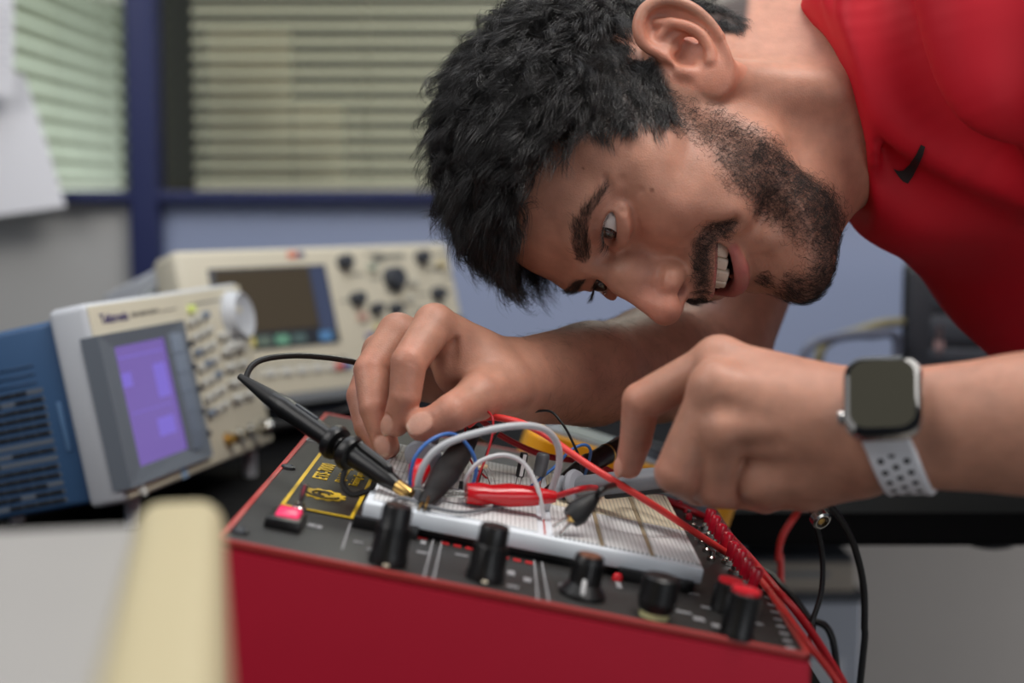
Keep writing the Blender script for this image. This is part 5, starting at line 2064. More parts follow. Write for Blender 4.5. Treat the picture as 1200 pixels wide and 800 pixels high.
    mh1 = holes('hole_field_white', srgb(222, 222, 222), 0); mh2 = holes('hole_field_cream', srgb(214, 202, 176), 1)
    xs = TP(640, 640, zt_).x
    # left half: strips running along the slope
    n = 6; gap = .0018
    dd = (db - .012) / n
    for k in range(n):
        y0_ = b0 + .007 + k * dd
        bm = bmesh.new(); add_box(bm, (xs - a0 - .008, dd - gap, .0012), Matrix.Translation(((a0 + xs) / 2, y0_ + dd / 2, zt_)), .0003)
        link_bm('contact_strip', bm, mh1, bb)
    # right half: strips running to the back, in two rows
    edges = [xs + .003, xs + .032, xs + .060, xs + .086, a1 - .002]
    ym = TP(720, 606, zt_).y
    for (y0_, y1_, m) in ((b0 + .006, ym - .001, mh1), (ym + .001, b1 - .004, mh2)):
        for e0, e1 in zip(edges[:-1], edges[1:]):
            bm = bmesh.new(); add_box(bm, (e1 - e0 - .0030, y1_ - y0_, .0012), Matrix.Translation(((e0 + e1) / 2, (y0_ + y1_) / 2, zt_)), .0003)
            link_bm('contact_strip', bm, m, bb)
    bm = bmesh.new()
    for x, c in ((xs, 0), (a1 - .0012, 0)):
        add_box(bm, (.0008, db - .012, .0005), Matrix.Translation((x, b0 + db / 2, zt_ + .0002)))
    link_bm('red_rail_line', bm, mat('rail_red', srgb(196, 96, 90), .5), bb, False)
    bm = bmesh.new()
    for e in edges[1:-1]:
        add_box(bm, (.0022, db - .012, .0006), Matrix.Translation((e, b0 + db / 2, zt_ - .0001)))
    link_bm('channel', bm, mat('channel_tan', srgb(150, 134, 108), .6), bb, False)
    return dict(a0=a0, a1=a1, b0=b0, b1=b1, zt=zt_)
# ------------------------------------------------------------------ leads, probes, components, watch
BZ = .0172      # breadboard surface above the panel


def BP(px, py, up=0.0):
    """room point on the breadboard surface under a pixel"""
    return TM @ TP(px, py, BZ + up)


def lathe_obj(name, prof, a, b, m, parent, n=20):
    a = Vector(a); b = Vector(b)
    bm = bmesh.new()
    add_lathe(bm, prof, Matrix.Translation(a) @ frame_from(b - a).to_4x4(), n)
    return link_bm(name, bm, m, parent)


def wire(name, label, cat, pts, r, m, group=None, n=8, sn=10, ends=None):
    bm = bmesh.new()
    add_tube(bm, pts, r, n, 0, sn)
    o = link_bm(name, bm, m, None, sharp=0)
    tag(o, label, cat, group)
    if ends:
        for e0, e1 in ends:
            bm = bmesh.new(); add_cyl(bm, e0, e1, .0004, 8)
            link_bm('bare_end', bm, M_METAL, o)
    return o


def build_small():
    W_RED = mat('red_insulation', srgb(226, 62, 58), .4); W_DRED = mat('dark_red_insulation', srgb(176, 18, 30), .4)
    W_GREY = mat('pale_grey_insulation', srgb(188, 190, 194), .4); W_WHITE = mat('white_insulation', srgb(214, 214, 216), .4)
    W_BLUE = mat('blue_insulation', srgb(66, 116, 190), .4); W_BLACK = mat('black_insulation', srgb(18, 18, 19), .42)
    G_PROBE = mat('grey_probe', srgb(118, 122, 128), .4); G_LIGHT = mat('light_probe_grey', srgb(150, 154, 162), .4)
    R_BOOT = mat('red_boot', srgb(196, 14, 26), .2, spec=.6)
    # ---- black oscilloscope probe on the left
    t = thing('oscilloscope_probe', 'black oscilloscope probe lying across the name plate with its hook on the breadboard corner', 'probe')
    tip = BP(480, 579, .004)
    tail = P(297, 452, tip.y + .065)
    ax = tail - tip; L = ax.length

    def at(f): return tip + ax * f
    lathe_obj('nose', [(.0030, 0), (.0040, .003), (.0052, .010), (.0062, .030), (.0068, L * .33), (.0001, L * .33)], at(.05), tail, M_BLK, t, 24)
    lathe_obj('barrel', [(.0056, 0), (.0060, .002), (.0062, L * .34), (.0066, L * .36), (.0060, L * .40), (.0048, L * .46), (.0001, L * .46)], at(.42), tail, M_BLK, t, 24)
    for f in (.335, .43):
        lathe_obj('finger_guard', [(.0070, 0), (.0098, .0012), (.0106, .004), (.0098, .0068), (.0070, .008), (.0001, .008)], at(f), tail, M_BLK, t, 28)
    lathe_obj('strain_relief', [(.0052, 0), (.0046, .008), (.0036, .016), (.0026, .024), (.0020, .030), (.0001, .030)], at(.86), tail, M_RUB, t, 16)
    sidev = ax.cross(Vector((0, 0, 1))).normalized()
    up = sidev.cross(ax).normalized()
    bm = bmesh.new(); add_box(bm, (.0022, .0016, .018), Matrix.Translation(at(.66) + up * .0062) @ frame_from(ax, sidev).to_4x4(), .0006)
    link_bm('slide_switch', bm, M_DGREY, t)
    bm = bmesh.new()
    add_tube(bm, [at(.33) + up * .0085, at(.30) + up * .0078, at(.16) + up * .0068, at(.13) + up * .004], .0022, 8)
    link_bm('spring_lever', bm, M_BLK, t)
    bm = bmesh.new()
    add_tube(bm, [at(.36) - up * .006, at(.33) - up * .016 - sidev * .004, at(.26) - up * .019 - sidev * .004, at(.20) - up * .012, at(.19) - up * .005], .0017, 8)
    link_bm('ground_loop', bm, M_RUB, t)
    lathe_obj('brass_tip', [(.0034, 0), (.0040, .002), (.0040, .010), (.0001, .010)], tip - ax.normalized() * .001, tail, M_BRASS, t, 14)
    bm = bmesh.new(); b0 = tip + Vector((.004, .0, .002))
    add_tube(bm, [tip + Vector((.002, 0, .004)), b0 + Vector((.003, 0, .001)), b0 + Vector((.004, .001, -.003)), b0 + Vector((.002, .001, -.0058))], .0008, 6)
    link_bm('hook', bm, M_METAL, t)
    e = at(1.02)
    Yt = tail.y
    bm = bmesh.new()
    add_tube(bm, [at(.98), e + ax * .03, P(296, 428, Yt + .012), P(318, 419, Yt + .022), P(362, 417, Yt + .045), P(418, 425, Yt + .075), P(470, 445, Yt + .13), Vector((.0, 1.16, .82)), Vector((.05, 1.30, BENCH + .004)), Vector((.12, 1.6, BENCH + .003))], .0019, 10)
    link_bm('cable', bm, W_BLACK, t)

    # ---- probe held in the right hand
    t = thing('test_probe', 'grey test probe with a red nose held upright in the pinching fingertips', 'probe')
    a = P(483, 577, .822); a = BP(484, 577, .0005); b = P(505, 500, .852)
    ax = (b - a)
    lathe_obj('red_nose', [(.0012, 0), (.0022, .006), (.0050, .012), (.0066, .022), (.0062, .024), (.0001, .024)], a, b, R_BOOT, t, 22)
    lathe_obj('guard_ring', [(.0066, 0), (.0105, .0012), (.0112, .003), (.0105, .0048), (.0068, .006), (.0001, .006)], a + ax * .50, b, G_LIGHT, t, 28)
    lathe_obj('barrel', [(.0068, 0), (.0072, .004), (.0066, ax.length * .4), (.0060, ax.length * .56), (.0001, ax.length * .56)], a + ax * .55, b, G_PROBE, t, 24)
    lathe_obj('red_band', [(.0069, 0), (.0071, .002), (.0069, .004), (.0001, .004)], a + ax * .86, b, R_BOOT, t, 24)
    bm = bmesh.new()
    add_tube(bm, [b + ax * .02, P(530, 474, .905), P(556, 486, .925), P(590, 512, .93), P(640, 534, .935), P(700, 545, .94), P(770, 582, .965), TWp(815, 600, .004), TWp(846, 618, .004), TWp(884, 660, .004), TWp(910, 690, .005), P(938, 722, .77), P(968, 766, .77), P(996, 816, .77), P(1012, 880, .775), Vector((.215, .80, .55)), Vector((.26, .78, .30)), Vector((.30, .80, .02)), Vector((.42, .72, .006))], .0021, 10)
    link_bm('cable', bm, W_DRED, t)

    # ---- bright red lead running diagonally
    t = thing('test_lead', 'bright red test lead crossing diagonally over the breadboard and down past the red capped toggles', 'test lead')
    pts = [P(549, 498, .852), P(562, 490, .848), P(590, 490, .840), P(630, 504, .828), P(690, 545, .808), P(760, 588, .80), P(815, 624, .83), TWp(858, 652, .004), TWp(884, 672, .004), TWp(912, 706, .004), P(938, 742, .735), P(974, 788, .735), P(1000, 830, .735), P(1016, 890, .735), Vector((.195, .74, .55)), Vector((.24, .74, .28)), Vector((.30, .76, .02)), Vector((.40, .64, .006))]
    bm = bmesh.new(); add_tube(bm, pts, .0021, 12)
    link_bm('cable', bm, W_RED, t)
    # ---- black clip at its end, jaws biting the board
    j = BP(497, 592, .002)
    e = P(556, 505, .872)
    ax = e - j
    bm = bmesh.new()
    R = frame_from(ax, (0, 1, .3))
    sec = []
    for f, w, h in ((0.0, .0040, .0022), (.12, .0056, .0036), (.38, .0082, .0054), (.62, .0078, .0054), (.85, .0058, .0048), (1.0, .0042, .0042)):
        c = j + ax * f
        ring = []
        for k in range(16):
            aa = 2 * PI * k / 16
            ring.append(bm.verts.new(c + R.col[0] * (w * math.cos(aa)) + R.col[1] * (h * math.sin(aa))))
        sec.append(ring)
    for r0, r1 in zip(sec[:-1], sec[1:]):
        for k in range(16): bm.faces.new((r0[k], r0[(k + 1) % 16], r1[(k + 1) % 16], r1[k]))
    bm.faces.new(sec[0][::-1]); bm.faces.new(sec[-1])
    link_bm('black_boot', bm, M_RUB, t)
    bm = bmesh.new()
    add_box(bm, (.0012, .0030, .012), Matrix.Translation(j + Vector((-.0012, 0, .0008))) @ R.to_4x4(), .0004)
    add_box(bm, (.0012, .0030, .012), Matrix.Translation(j + Vector((.0014, 0, .0012))) @ R.to_4x4() @ Matrix.Rotation(.15, 4, 'Y'), .0004)
    link_bm('jaw', bm, M_BRASS, t)

    # ---- red crocodile clip lying on the board
    t = thing('crocodile_clip', 'glossy red crocodile clip lying at the back of the breadboard', 'crocodile clip')
    a = BP(520, 577, .005); b = P(651, 582, a.y + .010)
    ax = b - a; ln = ax.length
    R = frame_from(ax, (0, 1, 0))
    bm = bmesh.new(); sec = []
    for f, w, h in ((.20, .0070, .0058), (.32, .0082, .0066), (.42, .0068, .0056), (.58, .0080, .0068), (.80, .0062, .0058), (1.0, .0032, .0034)):
        c = a + ax * f
        sec.append([bm.verts.new(c + R.col[0] * (w * math.cos(2 * PI * k / 16)) + R.col[1] * (h * math.sin(2 * PI * k / 16))) for k in range(16)])
    for r0, r1 in zip(sec[:-1], sec[1:]):
        for k in range(16): bm.faces.new((r0[k], r0[(k + 1) % 16], r1[(k + 1) % 16], r1[k]))
    bm.faces.new(sec[0][::-1]); bm.faces.new(sec[-1])
    link_bm('red_boot', bm, R_BOOT, t)
    for s in (1, -1):
        bm = bmesh.new(); add_box(bm, (.0040, .0010, ln * .26), Matrix.Translation(a + ax * .12 + Vector((0, 0, s * .0016))) @ R.to_4x4() @ Matrix.Rotation(s * .06, 4, 'X'), .0003)
        for k in range(5):
            add_box(bm, (.0036, .0012, .0010), Matrix.Translation(a + ax * (.02 + k * .03) + Vector((0, 0, s * .0010))) @ R.to_4x4())
        link_bm('jaw', bm, M_METAL, t)
    bm = bmesh.new()
    add_tube(bm, [b - ax * .02, b + ax.normalized() * .02 + Vector((0, .01, .004)), P(720, 575, .965), P(760, 578, .985), TWp(800, 592, .003), TWp(838, 612, .003), TWp(868, 640, .003), TWp(896, 672, .004), P(948, 738, .79), P(984, 796, .79), P(1006, 845, .79), P(1014, 900, .79), Vector((.205, .79, .55)), Vector((.25, .84, .25)), Vector((.31, .86, .02)), Vector((.42, .80, .006))], .0018, 10)
    link_bm('cable', bm, W_DRED, t)

    # ---- jumpers
    G = 'jumper wires on the breadboard'

    def ground(px, py): return BP(px, py, -.001)
    s = ground(489, 588); e = ground(640, 598)
    wire('jumper_wire', 'thick pale grey jumper wire arching highest over the breadboard', 'wire',
         [s, P(492, 556, .774), P(510, 528, .774), P(545, 511, .778), P(600, 499, .786), P(636, 502, .796), P(653, 520, .804), P(655, 545, .810), P(646, 575, .816), e], .0020, W_GREY, G, 12, ends=[(s, s - Vector((0, 0, .004))), (e, e - Vector((0, 0, .004)))])
    s = ground(545, 585); e = ground(638, 610)
    wire('jumper_wire', 'thin white jumper wire in a low arch under the thick grey one', 'wire',
         [s, P(547, 560, .800), P(562, 541, .798), P(590, 533, .796), P(614, 543, .795), P(630, 572, .794), e], .0013, W_WHITE, G, 10, ends=[(s, s - Vector((0, 0, .004))), (e, e - Vector((0, 0, .004)))])
    s = ground(481, 584); e = ground(546, 581)
    wire('jumper_wire', 'blue jumper wire looping behind the thick grey wire', 'wire',
         [s, P(481, 556, .784), P(488, 533, .784), P(506, 515, .788), P(527, 508, .796), P(543, 516, .804), P(556, 536, .808), P(557, 558, .810), e], .0011, W_BLUE, G, 10, ends=[(s, s - Vector((0, 0, .004))), (e, e - Vector((0, 0, .004)))])
    s = ground(617, 574); e = ground(680, 572)
    wire('jumper_wire', 'blue jumper wire beside the black marker probe', 'wire',
         [s, P(634, 560, .872), P(652, 545, .876), P(668, 528, .88), P(684, 521, .885), P(692, 528, .89), P(688, 548, .90), e], .0010, W_BLUE, G, 10)
    s = ground(557, 583); 
    wire('jumper_wire', 'thin red jumper wire with a small loop at the top by the thumb', 'wire',
         [s, P(560, 560, .82), P(570, 535, .822), P(577, 508, .826), P(577, 489, .83), P(568, 481, .838), P(553, 488, .846), P(545, 505, .86), P(552, 540, .87), ground(572, 562)], .0007, W_DRED, G, 8)
    s = ground(560, 566)
    wire('jumper_wire', 'thin black jumper wire rising behind the bright red lead', 'wire',
         [s, P(575, 520, .885), P(600, 492, .885), P(640, 481, .88), P(658, 495, .875), P(672, 520, .872), P(681, 545, .870), ground(684, 590)], .0008, W_BLACK, G, 8)
    s = ground(452, 597); e = ground(630, 573)
    wire('jumper_wire', 'grey lead lying flat in a shallow curve along the front strips', 'wire',
         [s, BP(470, 583, .0022), BP(505, 594, .0020), BP(545, 600, .0020), BP(585, 592, .0020), BP(612, 580, .0020), e], .0011, mat('dull_grey_lead', srgb(104, 106, 110), .5), G, 8)
    # ---- components
    Gc = 'components on the breadboard'

    def up_cyl(name, label, px, py, top_py, r, m, stripe=None, legs=True, cat='component'):
        g = BP(px, py, 0)
        n = _az
        h = (py - top_py) * g.y / FPX
        t = thing(name, label, cat, group=Gc)
        lo = .010 if legs else .001
        lathe_obj('can', [(r * .9, 0), (r, .0008), (r, h * .9 - lo), (r * .94, h - lo - .0008), (r * .8, h - lo), (.0001, h - lo)], g + n * lo, g + n * (lo + .01), m, t, 20)
        if stripe is not None:
            bm = bmesh.new()
            c = g + n * ((h + lo) / 2)
            add_box(bm, (r * .8, .0006, (h - lo) * .9), Matrix.Translation(c + Vector((r * .25, -r * .93, 0))) @ frame_from(n, _ax).to_4x4())
            link_bm('white_stripe', bm, stripe, t, False)
        if legs:
            for s in (1, -1):
                bm = bmesh.new(); add_cyl(bm, g + _ax * s * r * .5 + n * (lo + .001), g + _ax * s * r * .5 - n * .003, .0003, 6)
                link_bm('lead', bm, M_METAL, t)
    up_cyl('capacitor', 'tall black capacitor with a white stripe standing on wire legs behind the white jumper', 605, 577, 528, .0026, M_BLK, M_WHITE)
    up_cyl('capacitor', 'short wide grey capacitor can beside the tall black one', 628, 575, 529, .0042, mat('grey_can', srgb(104, 108, 112), .35, metal=.4))
    # resistor
    t = thing('resistor', 'small beige resistor on bent wires in front of the red clip', 'component', group=Gc)
    a = P(558, 548, .832); b = P(572, 546, .834)
    lathe_obj('ceramic_body', [(.0009, 0), (.0015, .0008), (.0013, .002), (.0013, .0052), (.0015, .0062), (.0009, .007), (.0001, .007)], a, b, mat('resistor_tan', srgb(206, 180, 144), .5), t, 14)
    for p0, pm, p1 in ((a, P(550, 556, .828), BP(540, 582)), (a + (b - a).normalized() * .007, P(577, 556, .838), BP(584, 574))):
        bm = bmesh.new(); add_tube(bm, [p0, pm, p1 - Vector((0, 0, .003))], .0003, 6)
        link_bm('lead', bm, M_METAL, t)
    for px, py, lab in ((540, 578, 'small black transistor by the foot of the blue jumper'), (556, 580, 'small black transistor right of its twin, by the foot of the thin red wire')):
        g = BP(px, py)
        t = thing('transistor', lab, 'component', group=Gc)
        M = Matrix.Translation(g + _az * .0045) @ frame_from(_az, _ax).to_4x4()
        bm = bmesh.new()
        add_prism(bm, [(-.0022, -.0010), (.0022, -.0010), (.0022, .0004), (.0014, .0017), (-.0014, .0017), (-.0022, .0004)], -.0022, .0026, M)
        link_bm('package', bm, M_BLK, t)
        for s in (-1, 0, 1):
            bm = bmesh.new(); add_cyl(bm, M @ Vector((s * .0012, 0, -.002)), M @ Vector((s * .0012, 0, -.0065)), .0003, 6); link_bm('lead', bm, M_METAL, t)
    t = None
    # silver bent wire ends
    wire('bare_wire', 'short bent silver wire on the board by the black capacitor', 'wire', [ground(575, 573), P(572, 560, .862), P(566, 548, .86)], .00035, M_METAL, None, 6)

    # ---- black probe / pen-shaped clip behind
    t = thing('test_probe', 'black pen-shaped probe with a gold ring leaning from behind the board towards the left hand', 'probe')
    a = BP(640, 573, .001); b = P(752, 508, .985)
    ax = b - a; ln = ax.length
    lathe_obj('tapered_nose', [(.0014, 0), (.0040, ln * .18), (.0066, ln * .34), (.0076, ln * .42), (.0001, ln * .42)], a, b, M_BLK, t, 20)
    lathe_obj('gold_ring', [(.0066, 0), (.0072, .0006), (.0072, .0016), (.0066, .0022), (.0001, .0022)], a + ax * .60, b, M_BRASS, t, 20)
    lathe_obj('barrel', [(.0068, 0), (.0068, ln * .55), (.0056, ln * .60), (.0001, ln * .60)], a + ax * .415, b, M_BLK, t, 20)
    bm = bmesh.new(); R = frame_from(ax, (0, 0, 1))
    add_box(bm, (.0020, .0016, ln * .30), Matrix.Translation(a + ax * .80 + R.col[0] * .0066) @ R.to_4x4(), .0006)
    link_bm('pale_line', bm, mat('pale_grey_line', srgb(168, 164, 152), .5), t)

    # ---- grey probe in the left hand
    t = thing('oscilloscope_probe', 'light grey probe gripped in the left hand, reaching over the board from the right', 'probe')
    a = P(652, 574, .868); b = P(812, 556, .815)
    ax = b - a; ln = ax.length
    lathe_obj('guard_ring', [(.0058, 0), (.0080, .0010), (.0088, .003), (.0080, .005), (.0060, .006), (.0001, .006)], a + ax * .02, b, G_LIGHT, t, 24)
    lathe_obj('guard_flange', [(.0060, 0), (.0108, .0014), (.0116, .0036), (.0104, .006), (.0062, .0074), (.0001, .0074)], a + ax * .11, b, G_LIGHT, t, 28)
    lathe_obj('barrel', [(.0064, 0), (.0072, .004), (.0070, ln * .5), (.0064, ln * .86), (.0001, ln * .86)], a + ax * .17, b, G_PROBE, t, 24)
    lathe_obj('nose', [(.0022, 0), (.0040, .004), (.0056, .012), (.0001, .012)], a - ax * .06, b, M_BLK, t, 20)
    bm = bmesh.new(); R = frame_from(ax, (0, 0, 1))
    add_box(bm, (.004, .008, ln * .5), Matrix.Translation(a + ax * .62 - R.col[0] * .0066) @ R.to_4x4(), .0014)
    link_bm('black_grip', bm, M_RUB, t)
    lathe_obj('strain_relief', [(.0050, 0), (.0040, .010), (.0026, .022), (.0001, .022)], a + ax * 1.0, a + ax * 1.4, M_RUB, t, 16)
    bm = bmesh.new()
    e = a + ax * 1.12
    add_tube(bm, [e, e + ax * .12, P(890, 556, .86), P(950, 572, .90), P(976, 596, .93), P(998, 632, .95), P(1011, 680, .96), P(1013, 730, .96), P(1008, 800, .96), Vector((.22, .96, .45)), Vector((.27, .97, .02)), Vector((.40, .92, .006))], .0024, 10)
    link_bm('cable', bm, W_BLACK, t)

    # ---- small black clip biting the board in the middle
    t = thing('crocodile_clip', 'small black crocodile clip with bare metal jaws at the middle of the breadboard', 'crocodile clip')
    j = BP(652, 622, .002); e = P(700, 580, j.y + .012)
    ax = e - j; R = frame_from(ax, (0, 1, 0)); bm = bmesh.new(); sec = []
    for f, w, h in ((.34, .0050, .0058), (.5, .0062, .0072), (.66, .0052, .0060), (.84, .0042, .0046), (1.0, .0022, .0024)):
        c = j + ax * f
        sec.append([bm.verts.new(c + R.col[0] * (w * math.cos(2 * PI * k / 14)) + R.col[1] * (h * math.sin(2 * PI * k / 14))) for k in range(14)])
    for r0, r1 in zip(sec[:-1], sec[1:]):
        for k in range(14): bm.faces.new((r0[k], r0[(k + 1) % 14], r1[(k + 1) % 14], r1[k]))
    bm.faces.new(sec[0][::-1]); bm.faces.new(sec[-1])
    link_bm('black_boot', bm, M_RUB, t)
    for s in (1, -1):
        bm = bmesh.new(); add_box(bm, (.0034, .0012, ax.length * .44), Matrix.Translation(j + ax * .22 + R.col[1] * s * .0020) @ R.to_4x4() @ Matrix.Rotation(s * .12, 4, 'X'), .0003)
        link_bm('jaw', bm, M_METAL, t)
    bm = bmesh.new(); add_lathe(bm, [(.0022, -.003), (.0026, -.002), (.0026, .002), (.0022, .003)], Matrix.Translation(j + ax * .36) @ frame_from(R.col[0]).to_4x4(), 12)
    link_bm('pivot', bm, M_BRASS, t)
    bm = bmesh.new(); add_tube(bm, [e - ax * .03, e + ax * .22, P(745, 566, .868), P(790, 566, .85), P(840, 568, .86), P(900, 568, .90), P(944, 588, .93), P(962, 640, .945), P(963, 690, .945), P(952, 728, .94), P(944, 760, .935), Vector((.16, .99, .60)), Vector((.22, 1.02, .2)), Vector((.26, 1.04, .01)), Vector((.36, 1.02, .005))], .0019, 10)
    link_bm('cable', bm, W_BLACK, t)
    # BNC plug hanging with that cable
    t = thing('coaxial_plug', 'small brass and steel coaxial plug hanging below the left hand', 'plug')
    c = P(958, 604, .915)
    lathe_obj('coupling_ring', [(.0052, 0), (.0066, .001), (.0066, .006), (.0052, .007), (.0044, .007), (.0044, .002), (.0001, .002)], c, c + Vector((.3, -.75, -.4)), M_METAL, t, 20)
    lathe_obj('brass_pin', [(.0024, 0), (.0026, .004), (.0001, .005)], c + Vector((.0004, -.0018, -.001)), c + Vector((.3, -.75, -.4)), M_BRASS, t, 12)
    bm = bmesh.new(); add_tube(bm, [c + Vector((0, .002, .001)), c + Vector((-.002, .02, .006)), P(940, 568, .96), P(890, 545, 1.0), Vector((.12, 1.19, .80)), Vector((.05, 1.30, BENCH + .004))], .0024, 10)
    link_bm('cable', bm, W_BLACK, t)
    # loose cables hanging over the corner
    wire('hanging_cable', 'black cable bowed along the right edge of the red box, hanging over the bench corner', 'cable',
         [Vector((.02, 1.20, BENCH + .004)), Vector((.09, 1.12, BENCH + .004)), P(880, 664, 1.06), P(919, 690, 1.02), P(946, 722, 1.0), P(980, 778, .99), Vector((.235, 1.0, .5)), Vector((.27, 1.02, .05)), Vector((.34, 1.06, .006))], .0026, W_BLACK, 'cables hanging over the bench corner')
    wire('hanging_cable', 'short red cable hanging below the left hand over the bench edge', 'cable',
         [P(880, 540, .90), P(930, 545, .98), P(946, 572, 1.06), P(934, 600, 1.10), P(917, 628, 1.10), P(912, 655, 1.10), P(915, 690, 1.10), Vector((.215, 1.10, .45)), Vector((.23, 1.12, .03)), Vector((.30, 1.16, .005))], .0028, W_RED, 'cables hanging over the bench corner')

    # ---- yellow multimeter tilted behind the training box
    t = thing('multimeter', 'yellow multimeter with a grey face propped up behind the breadboard', 'multimeter')
    p0 = P(612, 532, 1.135); p1 = P(862, 612, 1.135)
    ax = (p1 - p0).normalized(); ln = (p1 - p0).length
    ay = Vector((0, 1, 0)); az = ax.cross(ay)
    M = Matrix((ax, ay, az)).transposed().to_4x4(); M.translation = p0
    t.matrix_basis = M
    my = mat('yellow_holster', srgb(238, 168, 10), .45)
    bm = bmesh.new()
    add_prism(bm, rrect(ln, .092, .020, 6, ln / 2, .046), -.018, .022)
    bmesh.ops.bevel(bm, geom=[e for e in bm.edges if abs(e.verts[0].co.z - e.verts[1].co.z) < 1e-6], offset=.006, segments=3, affect='EDGES')
    link_bm('holster', bm, my, t)
    bm = bmesh.new(); add_prism(bm, rrect(ln - .024, .070, .012, 6, ln / 2, .046), .0215, .0245)
    link_bm('face_plate', bm, mat('meter_grey', srgb(132, 138, 146), .5), t)
    bm = bmesh.new(); add_prism(bm, rrect(.05, .05, .004, 4, ln * .28, .046), .024, .0258)
    link_bm('display', bm, mat('lcd_grey_green', srgb(150, 158, 146), .25), t)
    bm = bmesh.new(); add_lathe(bm, [(.020, 0), (.020, .003), (.016, .004), (.016, .009), (.0001, .009)], Matrix.Translation((ln * .62, .046, .0245)), 28)
    add_box(bm, (.030, .006, .004), Matrix.Translation((ln * .62, .046, .0345)), .001)
    link_bm('range_dial', bm, M_DGREY, t)
    for y in (.026, .046, .066):
        bm = bmesh.new(); add_lathe(bm, [(.0062, 0), (.0062, .001), (.0034, .0012), (.0034, -.002), (.0001, -.002)], Matrix.Translation((ln * .88, y, .0248)), 18)
        link_bm('jack', bm, M_BLK if y != .046 else R_BOOT, t)
    inv = M.inverted()
    bm = bmesh.new()
    for y in (.02, .072):
        q = M @ Vector((ln * .16, y, -.015)); g = Vector((q.x - .01, q.y, BENCH))
        add_cyl(bm, inv @ q, inv @ g, .004, 10)
    q = M @ Vector((ln * .16, .02, -.015)); q2 = M @ Vector((ln * .16, .072, -.015))
    add_cyl(bm, inv @ Vector((q.x - .01, q.y, BENCH + .004)), inv @ Vector((q2.x - .01, q2.y, BENCH + .004)), .004, 10)
    link_bm('tilt_stand', bm, my, t)


